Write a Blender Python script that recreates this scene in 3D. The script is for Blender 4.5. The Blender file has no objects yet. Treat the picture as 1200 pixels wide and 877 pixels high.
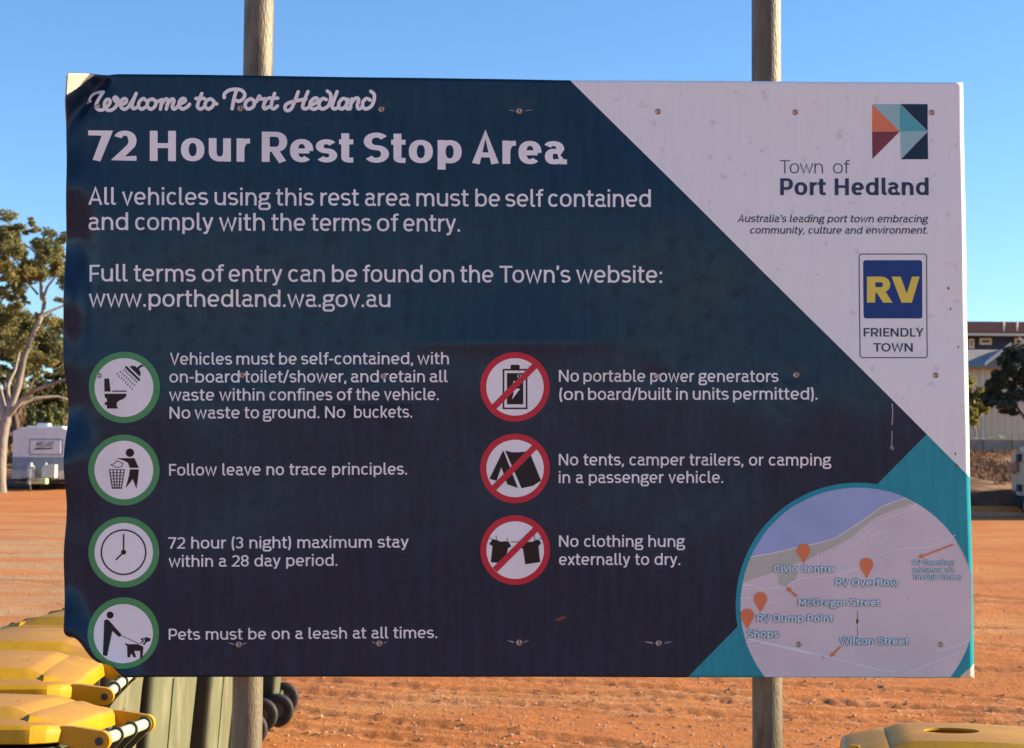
import bpy, bmesh, math, random
import numpy as np
from mathutils import Vector, Matrix
from mathutils.geometry import tessellate_polygon
random.seed(7)
RNG = np.random.default_rng(11)
SC = bpy.context.scene
COL = SC.collection

# ---------------------------------------------------------------- camera
F_PX = 1880.0; EYE = Vector((0, 0, 1.6))
PITCH = math.radians(3.12); ROLL = math.radians(0.44)
fw = Vector((0, math.cos(PITCH), math.sin(PITCH)))
rt0 = Vector((1, 0, 0)); up0 = rt0.cross(fw)
rt = rt0*math.cos(ROLL) + up0*math.sin(ROLL)
up = -rt0*math.sin(ROLL) + up0*math.cos(ROLL)
cd = bpy.data.cameras.new('camera'); cam = bpy.data.objects.new('camera', cd); COL.objects.link(cam)
M = Matrix.Identity(4)
for i in range(3):
    M[i][0] = rt[i]; M[i][1] = up[i]; M[i][2] = -fw[i]; M[i][3] = EYE[i]
cam.matrix_world = M
cd.sensor_width = 36; cd.lens = F_PX/1200*36; cd.clip_start = 0.05; cd.clip_end = 5000
cd.dof.use_dof = True; cd.dof.focus_distance = 3.25; cd.dof.aperture_fstop = 14
SC.camera = cam
# ---------------------------------------------------------------- light
SUN_EL = math.radians(19); SUN_AZ = math.radians(80.5)      # azimuth clockwise from the view direction
SC.world = bpy.data.worlds.new('World'); SC.world.use_nodes = True
nt = SC.world.node_tree; bg = nt.nodes['Background']
sky = nt.nodes.new('ShaderNodeTexSky'); sky.sky_type = 'NISHITA'; sky.sun_disc = False
sky.sun_elevation = SUN_EL; sky.sun_rotation = SUN_AZ
sky.air_density = 1.0; sky.dust_density = 0.0; sky.ozone_density = 6.0
nt.links.new(sky.outputs[0], bg.inputs['Color']); bg.inputs['Strength'].default_value = 0.079
sd = bpy.data.lights.new('sun', 'SUN'); sd.energy = 4.4; sd.angle = math.radians(0.53); sd.color = (1, 0.83, 0.60)
so = bpy.data.objects.new('sun', sd); COL.objects.link(so)
SUN_DIR = Vector((math.sin(SUN_AZ)*math.cos(SUN_EL), math.cos(SUN_AZ)*math.cos(SUN_EL), math.sin(SUN_EL)))
so.rotation_euler = SUN_DIR.to_track_quat('Z', 'Y').to_euler(); so.location = SUN_DIR*30
SC.view_settings.view_transform = 'Standard'; SC.view_settings.look = 'None'
SC.view_settings.exposure = 1.56; SC.view_settings.gamma = 1.0
SC.cycles.max_bounces = 8; SC.cycles.transparent_max_bounces = 8

# ---------------------------------------------------------------- helpers
def ray(x, y):
    return (rt*((x-600)/F_PX) - up*((y-438.5)/F_PX) + fw)
def at(x, y, Y):                       # the point seen at photo pixel (x, y) at distance Y
    d = ray(x, y); return EYE + d*(Y/d.y)
def atz(x, y, z):                      # ... on the level z
    d = ray(x, y); return EYE + d*((z-EYE.z)/d.z)
def tag(o, label=None, cat=None, group=None, kind=None):
    if label: o['label'] = label
    if cat: o['category'] = cat
    if group: o['group'] = group
    if kind: o['kind'] = kind
    return o
def empty(name, loc=(0, 0, 0), rz=0, **k):
    o = bpy.data.objects.new(name, None); COL.objects.link(o); o.location = loc; o.rotation_euler = (0, 0, rz)
    return tag(o, **k)
def mk(name, verts, faces, mats, parent=None, smooth=False, fm=None, uvs=None):
    me = bpy.data.meshes.new(name); me.from_pydata([tuple(v) for v in verts], [], faces)
    for m in (mats if isinstance(mats, (list, tuple)) else [mats]): me.materials.append(m)
    if fm is not None: me.polygons.foreach_set('material_index', fm)
    if smooth: me.polygons.foreach_set('use_smooth', [True]*len(me.polygons))
    if uvs is not None:
        l = me.uv_layers.new(name='UVMap'); idx = np.empty(len(me.loops), int); me.loops.foreach_get('vertex_index', idx)
        l.data.foreach_set('uv', np.asarray(uvs, float)[idx].ravel())
    me.update()
    o = bpy.data.objects.new(name, me); COL.objects.link(o)
    if parent: o.parent = parent
    return o
class MB:
    def __init__(s): s.v = []; s.f = []; s.m = []
    def add(s, v, f, m=0):
        n = len(s.v); s.v += [tuple(p) for p in v]; s.f += [tuple(i+n for i in q) for q in f]; s.m += [m]*len(f)
    def box(s, c, d, R=None, m=0):
        c = Vector(c); x, y, z = (k/2 for k in d)
        P = [Vector((i*x, j*y, k*z)) for i in (-1, 1) for j in (-1, 1) for k in (-1, 1)]
        if R is not None: P = [R @ p for p in P]
        s.add([c+p for p in P], [(0,1,3,2),(4,6,7,5),(0,4,5,1),(2,3,7,6),(0,2,6,4),(1,5,7,3)], m)
    def tube(s, pts, rad, n=10, m=0, cap=True):
        pts = [Vector(p) for p in pts]; N = len(pts); rad = rad if isinstance(rad, (list, tuple)) else [rad]*N
        rings = []; ref = None
        for i, p in enumerate(pts):
            t = (pts[min(i+1, N-1)]-pts[max(i-1, 0)]).normalized()
            if ref is None: ref = Vector((0, 0, 1)) if abs(t.z) < .9 else Vector((1, 0, 0))
            a = (ref - t*ref.dot(t)).normalized(); b = t.cross(a); ref = a
            rings.append([p + (a*math.cos(2*math.pi*k/n) + b*math.sin(2*math.pi*k/n))*rad[i] for k in range(n)])
        V = [p for r in rings for p in r]; Fc = []
        for i in range(N-1):
            for k in range(n):
                Fc.append((i*n+k, i*n+(k+1) % n, (i+1)*n+(k+1) % n, (i+1)*n+k))
        if cap: Fc.append(tuple(range(n-1, -1, -1))); Fc.append(tuple((N-1)*n+k for k in range(n)))
        s.add(V, Fc, m)
    def loft(s, rings, m=0, cap=True):
        n = len(rings[0]); V = [p for r in rings for p in r]; Fc = []
        for i in range(len(rings)-1):
            for k in range(n): Fc.append((i*n+k, i*n+(k+1) % n, (i+1)*n+(k+1) % n, (i+1)*n+k))
        if cap: Fc.append(tuple(range(n-1, -1, -1))); Fc.append(tuple((len(rings)-1)*n+k for k in range(n)))
        s.add(V, Fc, m)
    def prism(s, poly, off, m=0):       # poly list of 3D points extruded by off
        n = len(poly); off = Vector(off); V = [Vector(p) for p in poly] + [Vector(p)+off for p in poly]
        tr = tessellate_polygon([[Vector(p) for p in poly]])
        Fc = [tuple(t) for t in tr] + [tuple(i+n for i in reversed(t)) for t in tr] + [(i, (i+1) % n, n+(i+1) % n, n+i) for i in range(n)]
        s.add(V, Fc, m)
    def obj(s, name, mats, parent=None, smooth=False, bevel=0, seg=2, recalc=True):
        o = mk(name, s.v, s.f, mats, parent, smooth, s.m)
        if recalc:
            bm = bmesh.new(); bm.from_mesh(o.data); bmesh.ops.recalc_face_normals(bm, faces=bm.faces); bm.to_mesh(o.data); bm.free()
        if bevel:
            b = o.modifiers.new('bevel', 'BEVEL'); b.width = bevel; b.segments = seg; b.limit_method = 'ANGLE'; b.angle_limit = math.radians(28)
            if smooth: b.harden_normals = False
        return o
def fade(o, ang=35):
    o.data.polygons.foreach_set('use_smooth', [True]*len(o.data.polygons))
    try: o.data.set_sharp_from_angle(angle=math.radians(ang))
    except Exception: pass
    return o

def mat(name, base, rough=0.6, var=None, vscale=6.0, vlo=.4, vhi=.65, bump=0, bscale=40, metal=0, spec=0.5, coords='Object', stretch=None, var2=None, v2scale=30, trans=0, detail=6):
    m = bpy.data.materials.new(name); m.use_nodes = True; N = m.node_tree.nodes; L = m.node_tree.links
    p = N['Principled BSDF']; p.inputs['Base Color'].default_value = (*base, 1); p.inputs['Roughness'].default_value = rough
    p.inputs['Metallic'].default_value = metal; p.inputs['Specular IOR Level'].default_value = spec
    tc = N.new('ShaderNodeTexCoord'); src = tc.outputs[coords]
    if stretch:
        mp = N.new('ShaderNodeMapping'); mp.inputs['Scale'].default_value = stretch; L.new(src, mp.inputs[0]); src = mp.outputs[0]
    col = None
    def noise(sc, de=detail):
        n = N.new('ShaderNodeTexNoise'); n.inputs['Scale'].default_value = sc; n.inputs['Detail'].default_value = de; L.new(src, n.inputs[0]); return n
    def mixc(a, b, fac, lo, hi):
        r = N.new('ShaderNodeMapRange'); r.inputs[1].default_value = lo; r.inputs[2].default_value = hi; L.new(fac, r.inputs[0])
        x = N.new('ShaderNodeMix'); x.data_type = 'RGBA'; L.new(r.outputs[0], x.inputs[0])
        if isinstance(a, tuple): x.inputs[6].default_value = (*a, 1)
        else: L.new(a, x.inputs[6])
        x.inputs[7].default_value = (*b, 1); return x.outputs[2]
    if var: col = mixc(tuple(base), var, noise(vscale).outputs[0], vlo, vhi)
    if var2: col = mixc(col if col is not None else tuple(base), var2, noise(v2scale).outputs[0], .5, .7)
    if col is not None: L.new(col, p.inputs['Base Color'])
    if bump:
        b = N.new('ShaderNodeBump'); b.inputs['Strength'].default_value = bump; b.inputs['Distance'].default_value = 1/bscale; L.new(noise(bscale).outputs[0], b.inputs['Height']); L.new(b.outputs[0], p.inputs['Normal'])
    if trans:
        t = N.new('ShaderNodeBsdfTranslucent'); mx = N.new('ShaderNodeMixShader'); mx.inputs[0].default_value = trans
        if col is not None: L.new(col, t.inputs[0])
        else: t.inputs[0].default_value = (*base, 1)
        L.new(p.outputs[0], mx.inputs[1]); L.new(t.outputs[0], mx.inputs[2]); L.new(mx.outputs[0], N['Material Output'].inputs[0])
    return m
def add_dust(m, colour, amount=.8, lo=.75, hi=.98, scale=9):      # pale dust lying on upward faces
    N = m.node_tree.nodes; L = m.node_tree.links; p = N['Principled BSDF']
    g = N.new('ShaderNodeNewGeometry'); s = N.new('ShaderNodeSeparateXYZ'); L.new(g.outputs['Normal'], s.inputs[0])
    r = N.new('ShaderNodeMapRange'); r.inputs[1].default_value = lo; r.inputs[2].default_value = hi; r.inputs[4].default_value = amount; L.new(s.outputs[2], r.inputs[0])
    tc = N.new('ShaderNodeTexCoord'); n = N.new('ShaderNodeTexNoise'); n.inputs['Scale'].default_value = scale; n.inputs['Detail'].default_value = 8; L.new(tc.outputs['Object'], n.inputs[0])
    r2 = N.new('ShaderNodeMapRange'); r2.inputs[1].default_value = .3; r2.inputs[2].default_value = .55; r2.inputs[3].default_value = .45; L.new(n.outputs[0], r2.inputs[0])
    mu = N.new('ShaderNodeMath'); mu.operation = 'MULTIPLY'; L.new(r.outputs[0], mu.inputs[0]); L.new(r2.outputs[0], mu.inputs[1])
    x = N.new('ShaderNodeMix'); x.data_type = 'RGBA'; x.inputs[7].default_value = (*colour, 1); L.new(mu.outputs[0], x.inputs[0])
    src = p.inputs['Base Color']
    if src.is_linked: L.new(src.links[0].from_socket, x.inputs[6])
    else: x.inputs[6].default_value = src.default_value
    L.new(x.outputs[2], p.inputs['Base Color'])
    rr = N.new('ShaderNodeMapRange'); rr.inputs[3].default_value = p.inputs['Roughness'].default_value; rr.inputs[4].default_value = .85; L.new(mu.outputs[0], rr.inputs[0]); L.new(rr.outputs[0], p.inputs['Roughness'])
    return m

def vnoise(x, y, seed=0):
    xi = np.floor(x).astype(np.int64); yi = np.floor(y).astype(np.int64); fx = x-xi; fy = y-yi
    def h(a, b):
        n = (a*374761393 + b*668265263 + seed*1442695041) & 0x7fffffff
        n = ((n ^ (n >> 13))*1274126177) & 0x7fffffff
        return ((n ^ (n >> 16)) & 0xffff)/65535.0
    u = fx*fx*(3-2*fx); v = fy*fy*(3-2*fy)
    return (h(xi, yi)*(1-u)+h(xi+1, yi)*u)*(1-v) + (h(xi, yi+1)*(1-u)+h(xi+1, yi+1)*u)*v
def fbm(x, y, seed=0, o=4):
    s = 0; a = .5
    for k in range(o): s = s + a*vnoise(x*2**k, y*2**k, seed+k); a *= .5
    return s
def sstep(a, b, x):
    t = np.clip((x-a)/(b-a), 0, 1); return t*t*(3-2*t)

# ---------------------------------------------------------------- ground
def edge_y(x): return 51 + 20*sstep(6, -14, x)*1.0
def berm(x, y):
    e = edge_y(x); s = sstep(5, -10, x)                       # s = 1 on the left side
    r = y-e
    right = .82*sstep(0, .30, r) + .135*np.clip(r-.3, 0, 9.) + .30*sstep(9, 22, r)
    left = .35*sstep(.8, 2, r) + .20*np.clip(r-1, 0, 24)
    return right*(1-s) + left*s
def hgt(x, y):
    h = .25*sstep(30, 66, y)*sstep(4, -12, x)
    h = h + .05*(fbm(x*.12, y*.12, 3)-.5) * sstep(9, 14, y)
    return h + berm(x, y)*(1 - .0*x)
RUTS = [(-.55, 9.2, .085), (-.55, 9.75, .085), (-.55, 12.2, .10), (-.50, 12.9, .10), (.10, 13.5, .12), (.12, 15.6, .12), (-.30, 10.9, .09), (-.30, 11.5, .09), (-.62, 15.2, .12), (-.60, 17.3, .13), (-.2, 20, .16), (-.2, 22.2, .16), (.25, 26, .2), (.22, 29, .2), (-.75, 24, .18), (-.75, 27, .18), (.05, 36, .25), (.05, 40, .25)]
def rutmask(x, y):
    w = 1.1*(fbm(x*.28, y*.28, 21)-.45) + .10*fbm(x*1.5, y*1.5, 77); m = 0*x; r2 = 0*x
    for i, (k, c, wd) in enumerate(RUTS):
        d = y - (c + k*x) + w*(1 + .3*(i//2 % 3)); on = sstep(.30, .55, vnoise(x*.35+i//2*7.3, y*.35, 50+i//2))
        lug = .55+.45*np.sign(np.sin((x+.4*d)*44+i))*sstep(26, 12, y)
        m = m + np.exp(-(d/wd)**2)*lug*on; r2 = r2 + np.exp(-((np.abs(d)-1.9*wd)/(.6*wd))**2)*on
    return np.clip(m, 0, 1.3), np.clip(r2, 0, 1.2)
def relief(x, y):
    a = sstep(7.5, 9, y)
    r = .040*(fbm(x*1.1, y*1.1, 5, 5)-.5) + .022*(fbm(x*5, y*9, 9, 3)-.5)
    m, r2 = rutmask(x, y)
    return (r - .016*m + .024*r2*(.4+.6*vnoise(x*6, y*6, 4)))*a
xs = np.concatenate([-np.geomspace(900, 10, 34), np.arange(-9.6, 9.6, .04), np.geomspace(10, 900, 34)])
ys = [-600, -300, -150, -70, -30, -12, -4, 0, 3, 5, 6.5, 7.5]; y = 8.0
while y < 50.5: ys.append(y); y += .03*(y/8.0)**1.45
while y < 53: ys.append(y); y += .15
while y < 110: ys.append(y); y += .8
ys += list(np.geomspace(112, 2500, 26)); ys = np.array(ys)
X, Y = np.meshgrid(xs, ys); Zg = hgt(X, Y) + relief(X, Y)
nx = len(xs); ny = len(ys)
idx = np.arange(nx*ny).reshape(ny, nx)
q = np.stack([idx[:-1, :-1], idx[:-1, 1:], idx[1:, 1:], idx[1:, :-1]], -1).reshape(-1, 4)
gm = bpy.data.materials.new('red_dirt'); gm.use_nodes = True
def build_ground(m):
    N = m.node_tree.nodes; L = m.node_tree.links; p = N['Principled BSDF']; p.inputs['Roughness'].default_value = .95; p.inputs['Specular IOR Level'].default_value = .15
    tc = N.new('ShaderNodeTexCoord'); o = tc.outputs['Object']
    def nz(sc, d=8, st=None, r=.6):
        s = o
        if st:
            mp = N.new('ShaderNodeMapping'); mp.inputs['Scale'].default_value = st; L.new(o, mp.inputs[0]); s = mp.outputs[0]
        n = N.new('ShaderNodeTexNoise'); n.inputs['Scale'].default_value = sc; n.inputs['Detail'].default_value = d; n.inputs['Roughness'].default_value = r; L.new(s, n.inputs[0]); return n.outputs[0]
    def mr(f, lo, hi, a=0, b=1):
        r = N.new('ShaderNodeMapRange'); r.inputs[1].default_value = lo; r.inputs[2].default_value = hi; r.inputs[3].default_value = a; r.inputs[4].default_value = b; L.new(f, r.inputs[0]); return r.outputs[0]
    def mx(f, a, b, bt='MIX'):
        x = N.new('ShaderNodeMix'); x.data_type = 'RGBA'; x.blend_type = bt; L.new(f, x.inputs[0])
        for k, c in ((6, a), (7, b)):
            if isinstance(c, tuple): x.inputs[k].default_value = (*c, 1)
            else: L.new(c, x.inputs[k])
        return x.outputs[2]
    c = mx(mr(nz(.35, 6), .38, .62), (.60, .205, .052), (.47, .155, .040))
    c = mx(mr(nz(.16, 7, (1, 2.2, 1)), .5, .64), c, (.58, .27, .095))
    # pale grey gravel band on the left side of the lot, away from the trees
    sx = N.new('ShaderNodeSeparateXYZ'); L.new(o, sx.inputs[0])
    bl = mr(sx.outputs[0], -3.0, -5.5); by = mr(sx.outputs[1], 13, 17); by2 = mr(sx.outputs[1], 46, 26)
    def mul(a, b):
        k = N.new('ShaderNodeMath'); k.operation = 'MULTIPLY'; L.new(a, k.inputs[0]); L.new(b, k.inputs[1]); return k.outputs[0]
    g = mul(mul(bl, mul(by, by2)), mr(nz(.5, 8, (.5, 1.6, 1)), .36, .62))
    c = mx(g, c, (.47, .315, .17))
    ar = N.new('ShaderNodeAttribute'); ar.attribute_name = 'rut'; ad = N.new('ShaderNodeAttribute'); ad.attribute_name = 'ridge'
    c = mx(mul(mr(ar.outputs['Fac'], .1, .8, 0, .9), mr(nz(3, 6), .25, .45)), c, (.27, .115, .05))
    c = mx(mul(mr(ad.outputs['Fac'], .3, 1, 0, .5), mr(nz(9, 6), .45, .6)), c, (.74, .40, .20))
    c = mx(mr(nz(1.3, 9, (.5, 1.5, 1), .7), .55, .70, 0, .5), c, (.64, .36, .19))
    c = mx(mr(nz(14, 8, None, .75), .45, .72, 0, .55), c, (.30, .13, .06))
    c = mx(mr(nz(55, 4), .6, .75, 0, .5), c, (.66, .46, .30))
    # beyond the lot: dry scrubby soil
    ry = mr(sx.outputs[1], 51, 52.5)
    c2 = mx(mr(nz(.9, 8), .42, .6), (.16, .085, .05), (.40, .235, .12))
    hx = N.new('ShaderNodeMath'); hx.operation = 'GREATER_THAN'; hx.inputs[1].default_value = .30
    L.new(sx.outputs[2], hx.inputs[0])
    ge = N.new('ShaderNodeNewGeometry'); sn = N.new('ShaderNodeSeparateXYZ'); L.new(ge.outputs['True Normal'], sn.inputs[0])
    c2 = mx(mr(sn.outputs[2], .93, .75), c2, mx(mr(nz(2.5, 6), .4, .6), (.09, .055, .04), (.15, .09, .065)))  # steep bank faces coloured darker brown to deepen the shade there
    c = mx(hx.outputs[0], c, c2)
    L.new(c, p.inputs['Base Color'])
    b1 = N.new('ShaderNodeBump'); b1.inputs['Strength'].default_value = .75; b1.inputs['Distance'].default_value = .05; L.new(nz(22, 8, None, .7), b1.inputs['Height'])
    b2 = N.new('ShaderNodeBump'); b2.inputs['Strength'].default_value = .6; b2.inputs['Distance'].default_value = .01; L.new(nz(90, 4), b2.inputs['Height']); L.new(b1.outputs[0], b2.inputs['Normal'])
    L.new(b2.outputs[0], p.inputs['Normal'])
build_ground(gm)
me = bpy.data.meshes.new('ground'); V = np.stack([X, Y, Zg], -1).reshape(-1, 3).astype(np.float32)
me.vertices.add(len(V)); me.vertices.foreach_set('co', V.ravel()); me.loops.add(q.size); me.loops.foreach_set('vertex_index', q.ravel().astype(np.int32))
me.polygons.add(len(q)); me.polygons.foreach_set('loop_start', np.arange(0, q.size, 4, dtype=np.int32)); me.polygons.foreach_set('loop_total', np.full(len(q), 4, np.int32))
me.polygons.foreach_set('use_smooth', np.ones(len(q), bool)); me.update(calc_edges=True); me.validate(); me.materials.append(gm)
RM, RD = rutmask(X, Y); fadey = sstep(60, 40, Y)
for nm_, arr_ in (('rut', RM*fadey), ('ridge', RD*fadey)):
    at_ = me.attributes.new(nm_, 'FLOAT', 'POINT'); at_.data.foreach_set('value', arr_.ravel().astype(np.float32))
ground = bpy.data.objects.new('ground', me); COL.objects.link(ground); tag(ground, 'red dirt lot with wheel ruts and loose gravel', kind='structure')
def gz(x, y): return float(hgt(np.float64(x), np.float64(y)))

# loose stones: many small faceted pebbles on the dirt (one mass)
def scatter_stones(n, name, m, xr, yr, smin, smax, bias=2.0, flat=.6):
    base = [(1,0,0),(0,1,0),(-1,0,0),(0,-1,0),(0,0,1),(0,0,-1)]
    tri = np.array([(0,1,4),(1,2,4),(2,3,4),(3,0,4),(1,0,5),(2,1,5),(3,2,5),(0,3,5)])
    y = yr[0] + (yr[1]-yr[0])*RNG.random(n)**bias
    x = np.clip(y*.36, 0, 99)*(RNG.random(n)*2-1)
    s = smin + (smax-smin)*RNG.random(n)**4
    z = hgt(x, y)+relief(x, y)
    B = np.array(base, float)[None]*(1+.35*(RNG.random((n, 6, 1))-.5)*2)
    a = RNG.random(n)*6.283; ca, sa = np.cos(a), np.sin(a)
    ex = .7+.8*RNG.random(n)
    P = B*np.stack([s*ex, s, s*flat], -1)[:, None]
    Q = P.copy(); Q[..., 0] = P[..., 0]*ca[:, None]-P[..., 1]*sa[:, None]; Q[..., 1] = P[..., 0]*sa[:, None]+P[..., 1]*ca[:, None]
    Q += np.stack([x, y, z+s*flat*.35], -1)[:, None]
    f = (tri[None]+6*np.arange(n)[:, None, None]).reshape(-1, 3)
    o = mk(name, Q.reshape(-1, 3), f.tolist(), m); return o
st_m = mat('stone', (.50, .28, .17), .9, var=(.60, .40, .26), vscale=1.7, vlo=.5, vhi=.66, var2=(.30, .13, .06), v2scale=3.1)
tag(scatter_stones(30000, 'loose_stones', st_m, None, (8.3, 40), .003, .014, 1.7), 'loose red and pale stones scattered over the dirt lot', 'stones', kind='stuff')

# ================================================================ SIGN
PL_O = Vector((0.017, 3.193, 1.771))
yaw, til, rol = 0.02749, 0.01209, -0.00779
PL_R = Matrix.Rotation(yaw, 3, 'Z') @ Matrix.Rotation(til, 3, 'X') @ Matrix.Rotation(rol, 3, 'Y')
PU, PN, PW = PL_R @ Vector((1, 0, 0)), -(PL_R @ Vector((0, 1, 0))), PL_R @ Vector((0, 0, 1))   # right, towards viewer, up
SIGN_O = Vector((PL_O.x, PL_O.y, 0))
def uv_of(x, y):                        # photo pixel -> metres on the board's plane
    d = ray(x, y); t = (PL_O-EYE).dot(PN)/d.dot(PN); P = EYE+d*t-PL_O
    return P.dot(PU), P.dot(PW)
# vectorised
_r = np.array(rt); _u = np.array(up); _f = np.array(fw); _e = np.array(EYE); _n = np.array(PN); _o = np.array(PL_O); _pu = np.array(PU); _pw = np.array(PW)
def uvv(x, y):
    d = _f + ((x-600)/F_PX)[..., None]*_r - ((y-438.5)/F_PX)[..., None]*_u
    t = (_o-_e) @ _n/(d @ _n); P = _e+d*t[..., None]-_o
    return P @ _pu, P @ _pw
PXM = 1.8/1064.0                        # metres to a photo pixel on the board
TOPC = [(78, 86.3), (288, 88.6), (668, 94), (1128, 97)]
def field(x, y):
    """bent sheet: returns in-plane shift (px) and depth (m, + towards the viewer) of the board at print coordinates"""
    sx = np.zeros_like(x); sy = np.zeros_like(x)
    z = .0013*np.sin(x*.0135+.6)*np.sin(y*.0125+1.9) + .0012*np.sin(x*.021+y*.009+2.0) + .0009*np.sin(y*.031-.6*np.sin(x*.008)) + .0003*np.sin(x*.047+1.3*np.sin(y*.02))*np.sin(y*.043+.5)
    # bulge pressed between the rail rows: sheet tips back below a crease at the middle rail
    cr = np.exp(-((x-605)/118.)**4)
    z = z + .0042*cr*np.where(y < 403, np.exp(-((403-y)/70.)), np.exp(-((y-403)/22.)))
    # dimples round the rivets
    for (a, b) in RIV:
        r2 = ((x-a)/13.)**2 + ((y-b)/9.)**2
        z = z - .0011*np.exp(-r2)
    # loose rippled left edge
    e = np.clip((128-x)/50., 0, 1.3)
    rip = .009*np.sin((y-150)*.0345)+.006*np.sin((y-120)*.061+1.1)+.0045*np.sin((y+30)*.013)
    z = z + rip*e**2*sstep(820, 640, y)
    sx = sx - e**2*(2.0*np.sin((y-260)*.0175)+1.0*np.sin(y*.05))*sstep(735, 690, y)*sstep(120, 160, y)
    z = z + .010*np.exp(-((x-88)/11.)**2-((y-357)/36.)**2) - .006*np.exp(-((x-104)/9.)**2-((y-335)/50.)**2)
    z = z + .006*np.exp(-((x-92)/12.)**2-((y-215)/34.)**2) + .005*np.exp(-((x-88)/12.)**2-((y-520)/45.)**2)
    # top left: crumpled corner bent towards the viewer
    c = (x-78)+(y-86)*.78                       # 0 in the corner
    zc = .048*np.clip((46-(x-78)-(y-86)*.62)/46., 0, 1)**1.35
    z = z - .020*np.exp(-((c-44)/13.)**2)*np.exp(-((x-95)/40.)**2-((y-105)/45.)**2)
    z = z + zc; sx = sx + 165*zc; sy = sy + 110*zc
    z = z - .0075*np.exp(-((x-121)/11.)**2-((y-97)/9.)**2)
    # bottom left: corner folded round behind
    ax, ay, bx, by = 76., 735., 152., 793.
    L = math.hypot(bx-ax, by-ay); nxn, nyn = -(by-ay)/L, (bx-ax)/L     # points down-left
    wob = 2.6*np.sin(x*.155+.4)+1.2*np.sin(y*.12)
    d = (x-ax)*nxn+(y-ay)*nyn + wob*sstep(74, 84, x)
    soft = np.clip(d+26, 0, 26)
    z = z + .011*(np.clip(d+42, 0, 42)/42)**2*sstep(200, 120, x)
    R = 7.0; dd = np.clip(d, 0, None); ang = np.minimum(dd/R, 2.75)
    inp = R*np.sin(ang) + (dd-R*ang)*np.cos(ang); dep = R*(1-np.cos(ang)) + (dd-R*ang)*np.sin(ang)
    sx = sx + (inp-dd)*nxn; sy = sy + (inp-dd)*nyn
    z = z - dep*PXM
    return sx, sy, z
RIV = [(114, 125), (281.7, 127), (447, 128), (608.6, 130), (771, 131), (932, 131.5), (1092, 132),
       (116.5, 440.5), (283.5, 440), (449.5, 441), (608.6, 441), (770, 441), (933, 439.5), (1096.5, 440),
       (280, 755.5), (444.5, 754.5), (608.5, 753.5), (772, 754), (936, 755.6), (1102, 755.6)]
def surf(x, y, lift=0.0):
    """world-ish (sign-local) position of print coordinate, lifted off the sheet"""
    x = np.asarray(x, float); y = np.asarray(y, float)
    def pos(x, y):
        sx, sy, z = field(x, y); u, w = uvv(x+sx, y+sy)
        return u[..., None]*_pu + w[..., None]*_pw + z[..., None]*_n + (_o-np.array(SIGN_O))
    P = pos(x, y)
    if np.any(lift):
        a = pos(x+.6, y)-pos(x-.6, y); b = pos(x, y-.6)-pos(x, y+.6)
        n = np.cross(a, b); n = n/np.linalg.norm(n, axis=-1, keepdims=True)       # right x up = towards viewer (-Y)
        P = P + n*np.asarray(lift)[..., None] if np.ndim(lift) else P + n*lift
    return P
sign = empty('information_sign', SIGN_O, label='large navy, white and teal rest stop notice board on two galvanised pipes', cat='sign')

# ---- print materials (flat colours on vinyl, same gloss)
def vinyl(name, c, rough=.34, c2=None):
    m = mat(name, c, rough, var=c2 or tuple(k*.88 for k in c), vscale=7, vlo=.45, vhi=.7, coords='Object', spec=.3)
    return m
v_white = vinyl('print_white', (.89, .92, .89)); v_green = vinyl('print_green', (.08, .33, .12)); v_red = vinyl('print_red', (.60, .028, .05))
v_black = vinyl('print_black', (.014, .010, .012)); v_navy = vinyl('print_navy', (.012, .03, .062)); v_teal = vinyl('print_teal', (.012, .33, .40))
v_orange = vinyl('print_orange', (.78, .24, .10)); v_maroon = vinyl('print_maroon', (.24, .045, .06)); v_pale = vinyl('print_pale_teal', (.34, .60, .59))
v_mid = vinyl('print_mid_teal', (.10, .45, .48)); v_blue = vinyl('print_blue', (.010, .05, .22)); v_yel = vinyl('print_yellow', (.80, .68, .10))
v_ink = vinyl('print_ink', (.035, .05, .10)); v_sea = vinyl('print_sea', (.37, .48, .72)); v_park = vinyl('print_park', (.52, .55, .45)); v_land = vinyl('print_land', (.73, .67, .68))
v_road = vinyl('print_road', (.90, .88, .89)); v_lab = vinyl('print_label_blue', (.76, .82, .86)); v_halo = vinyl('print_halo', (.13, .36, .43)); v_patch = vinyl('print_patch', (.005, .015, .034))

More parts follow.
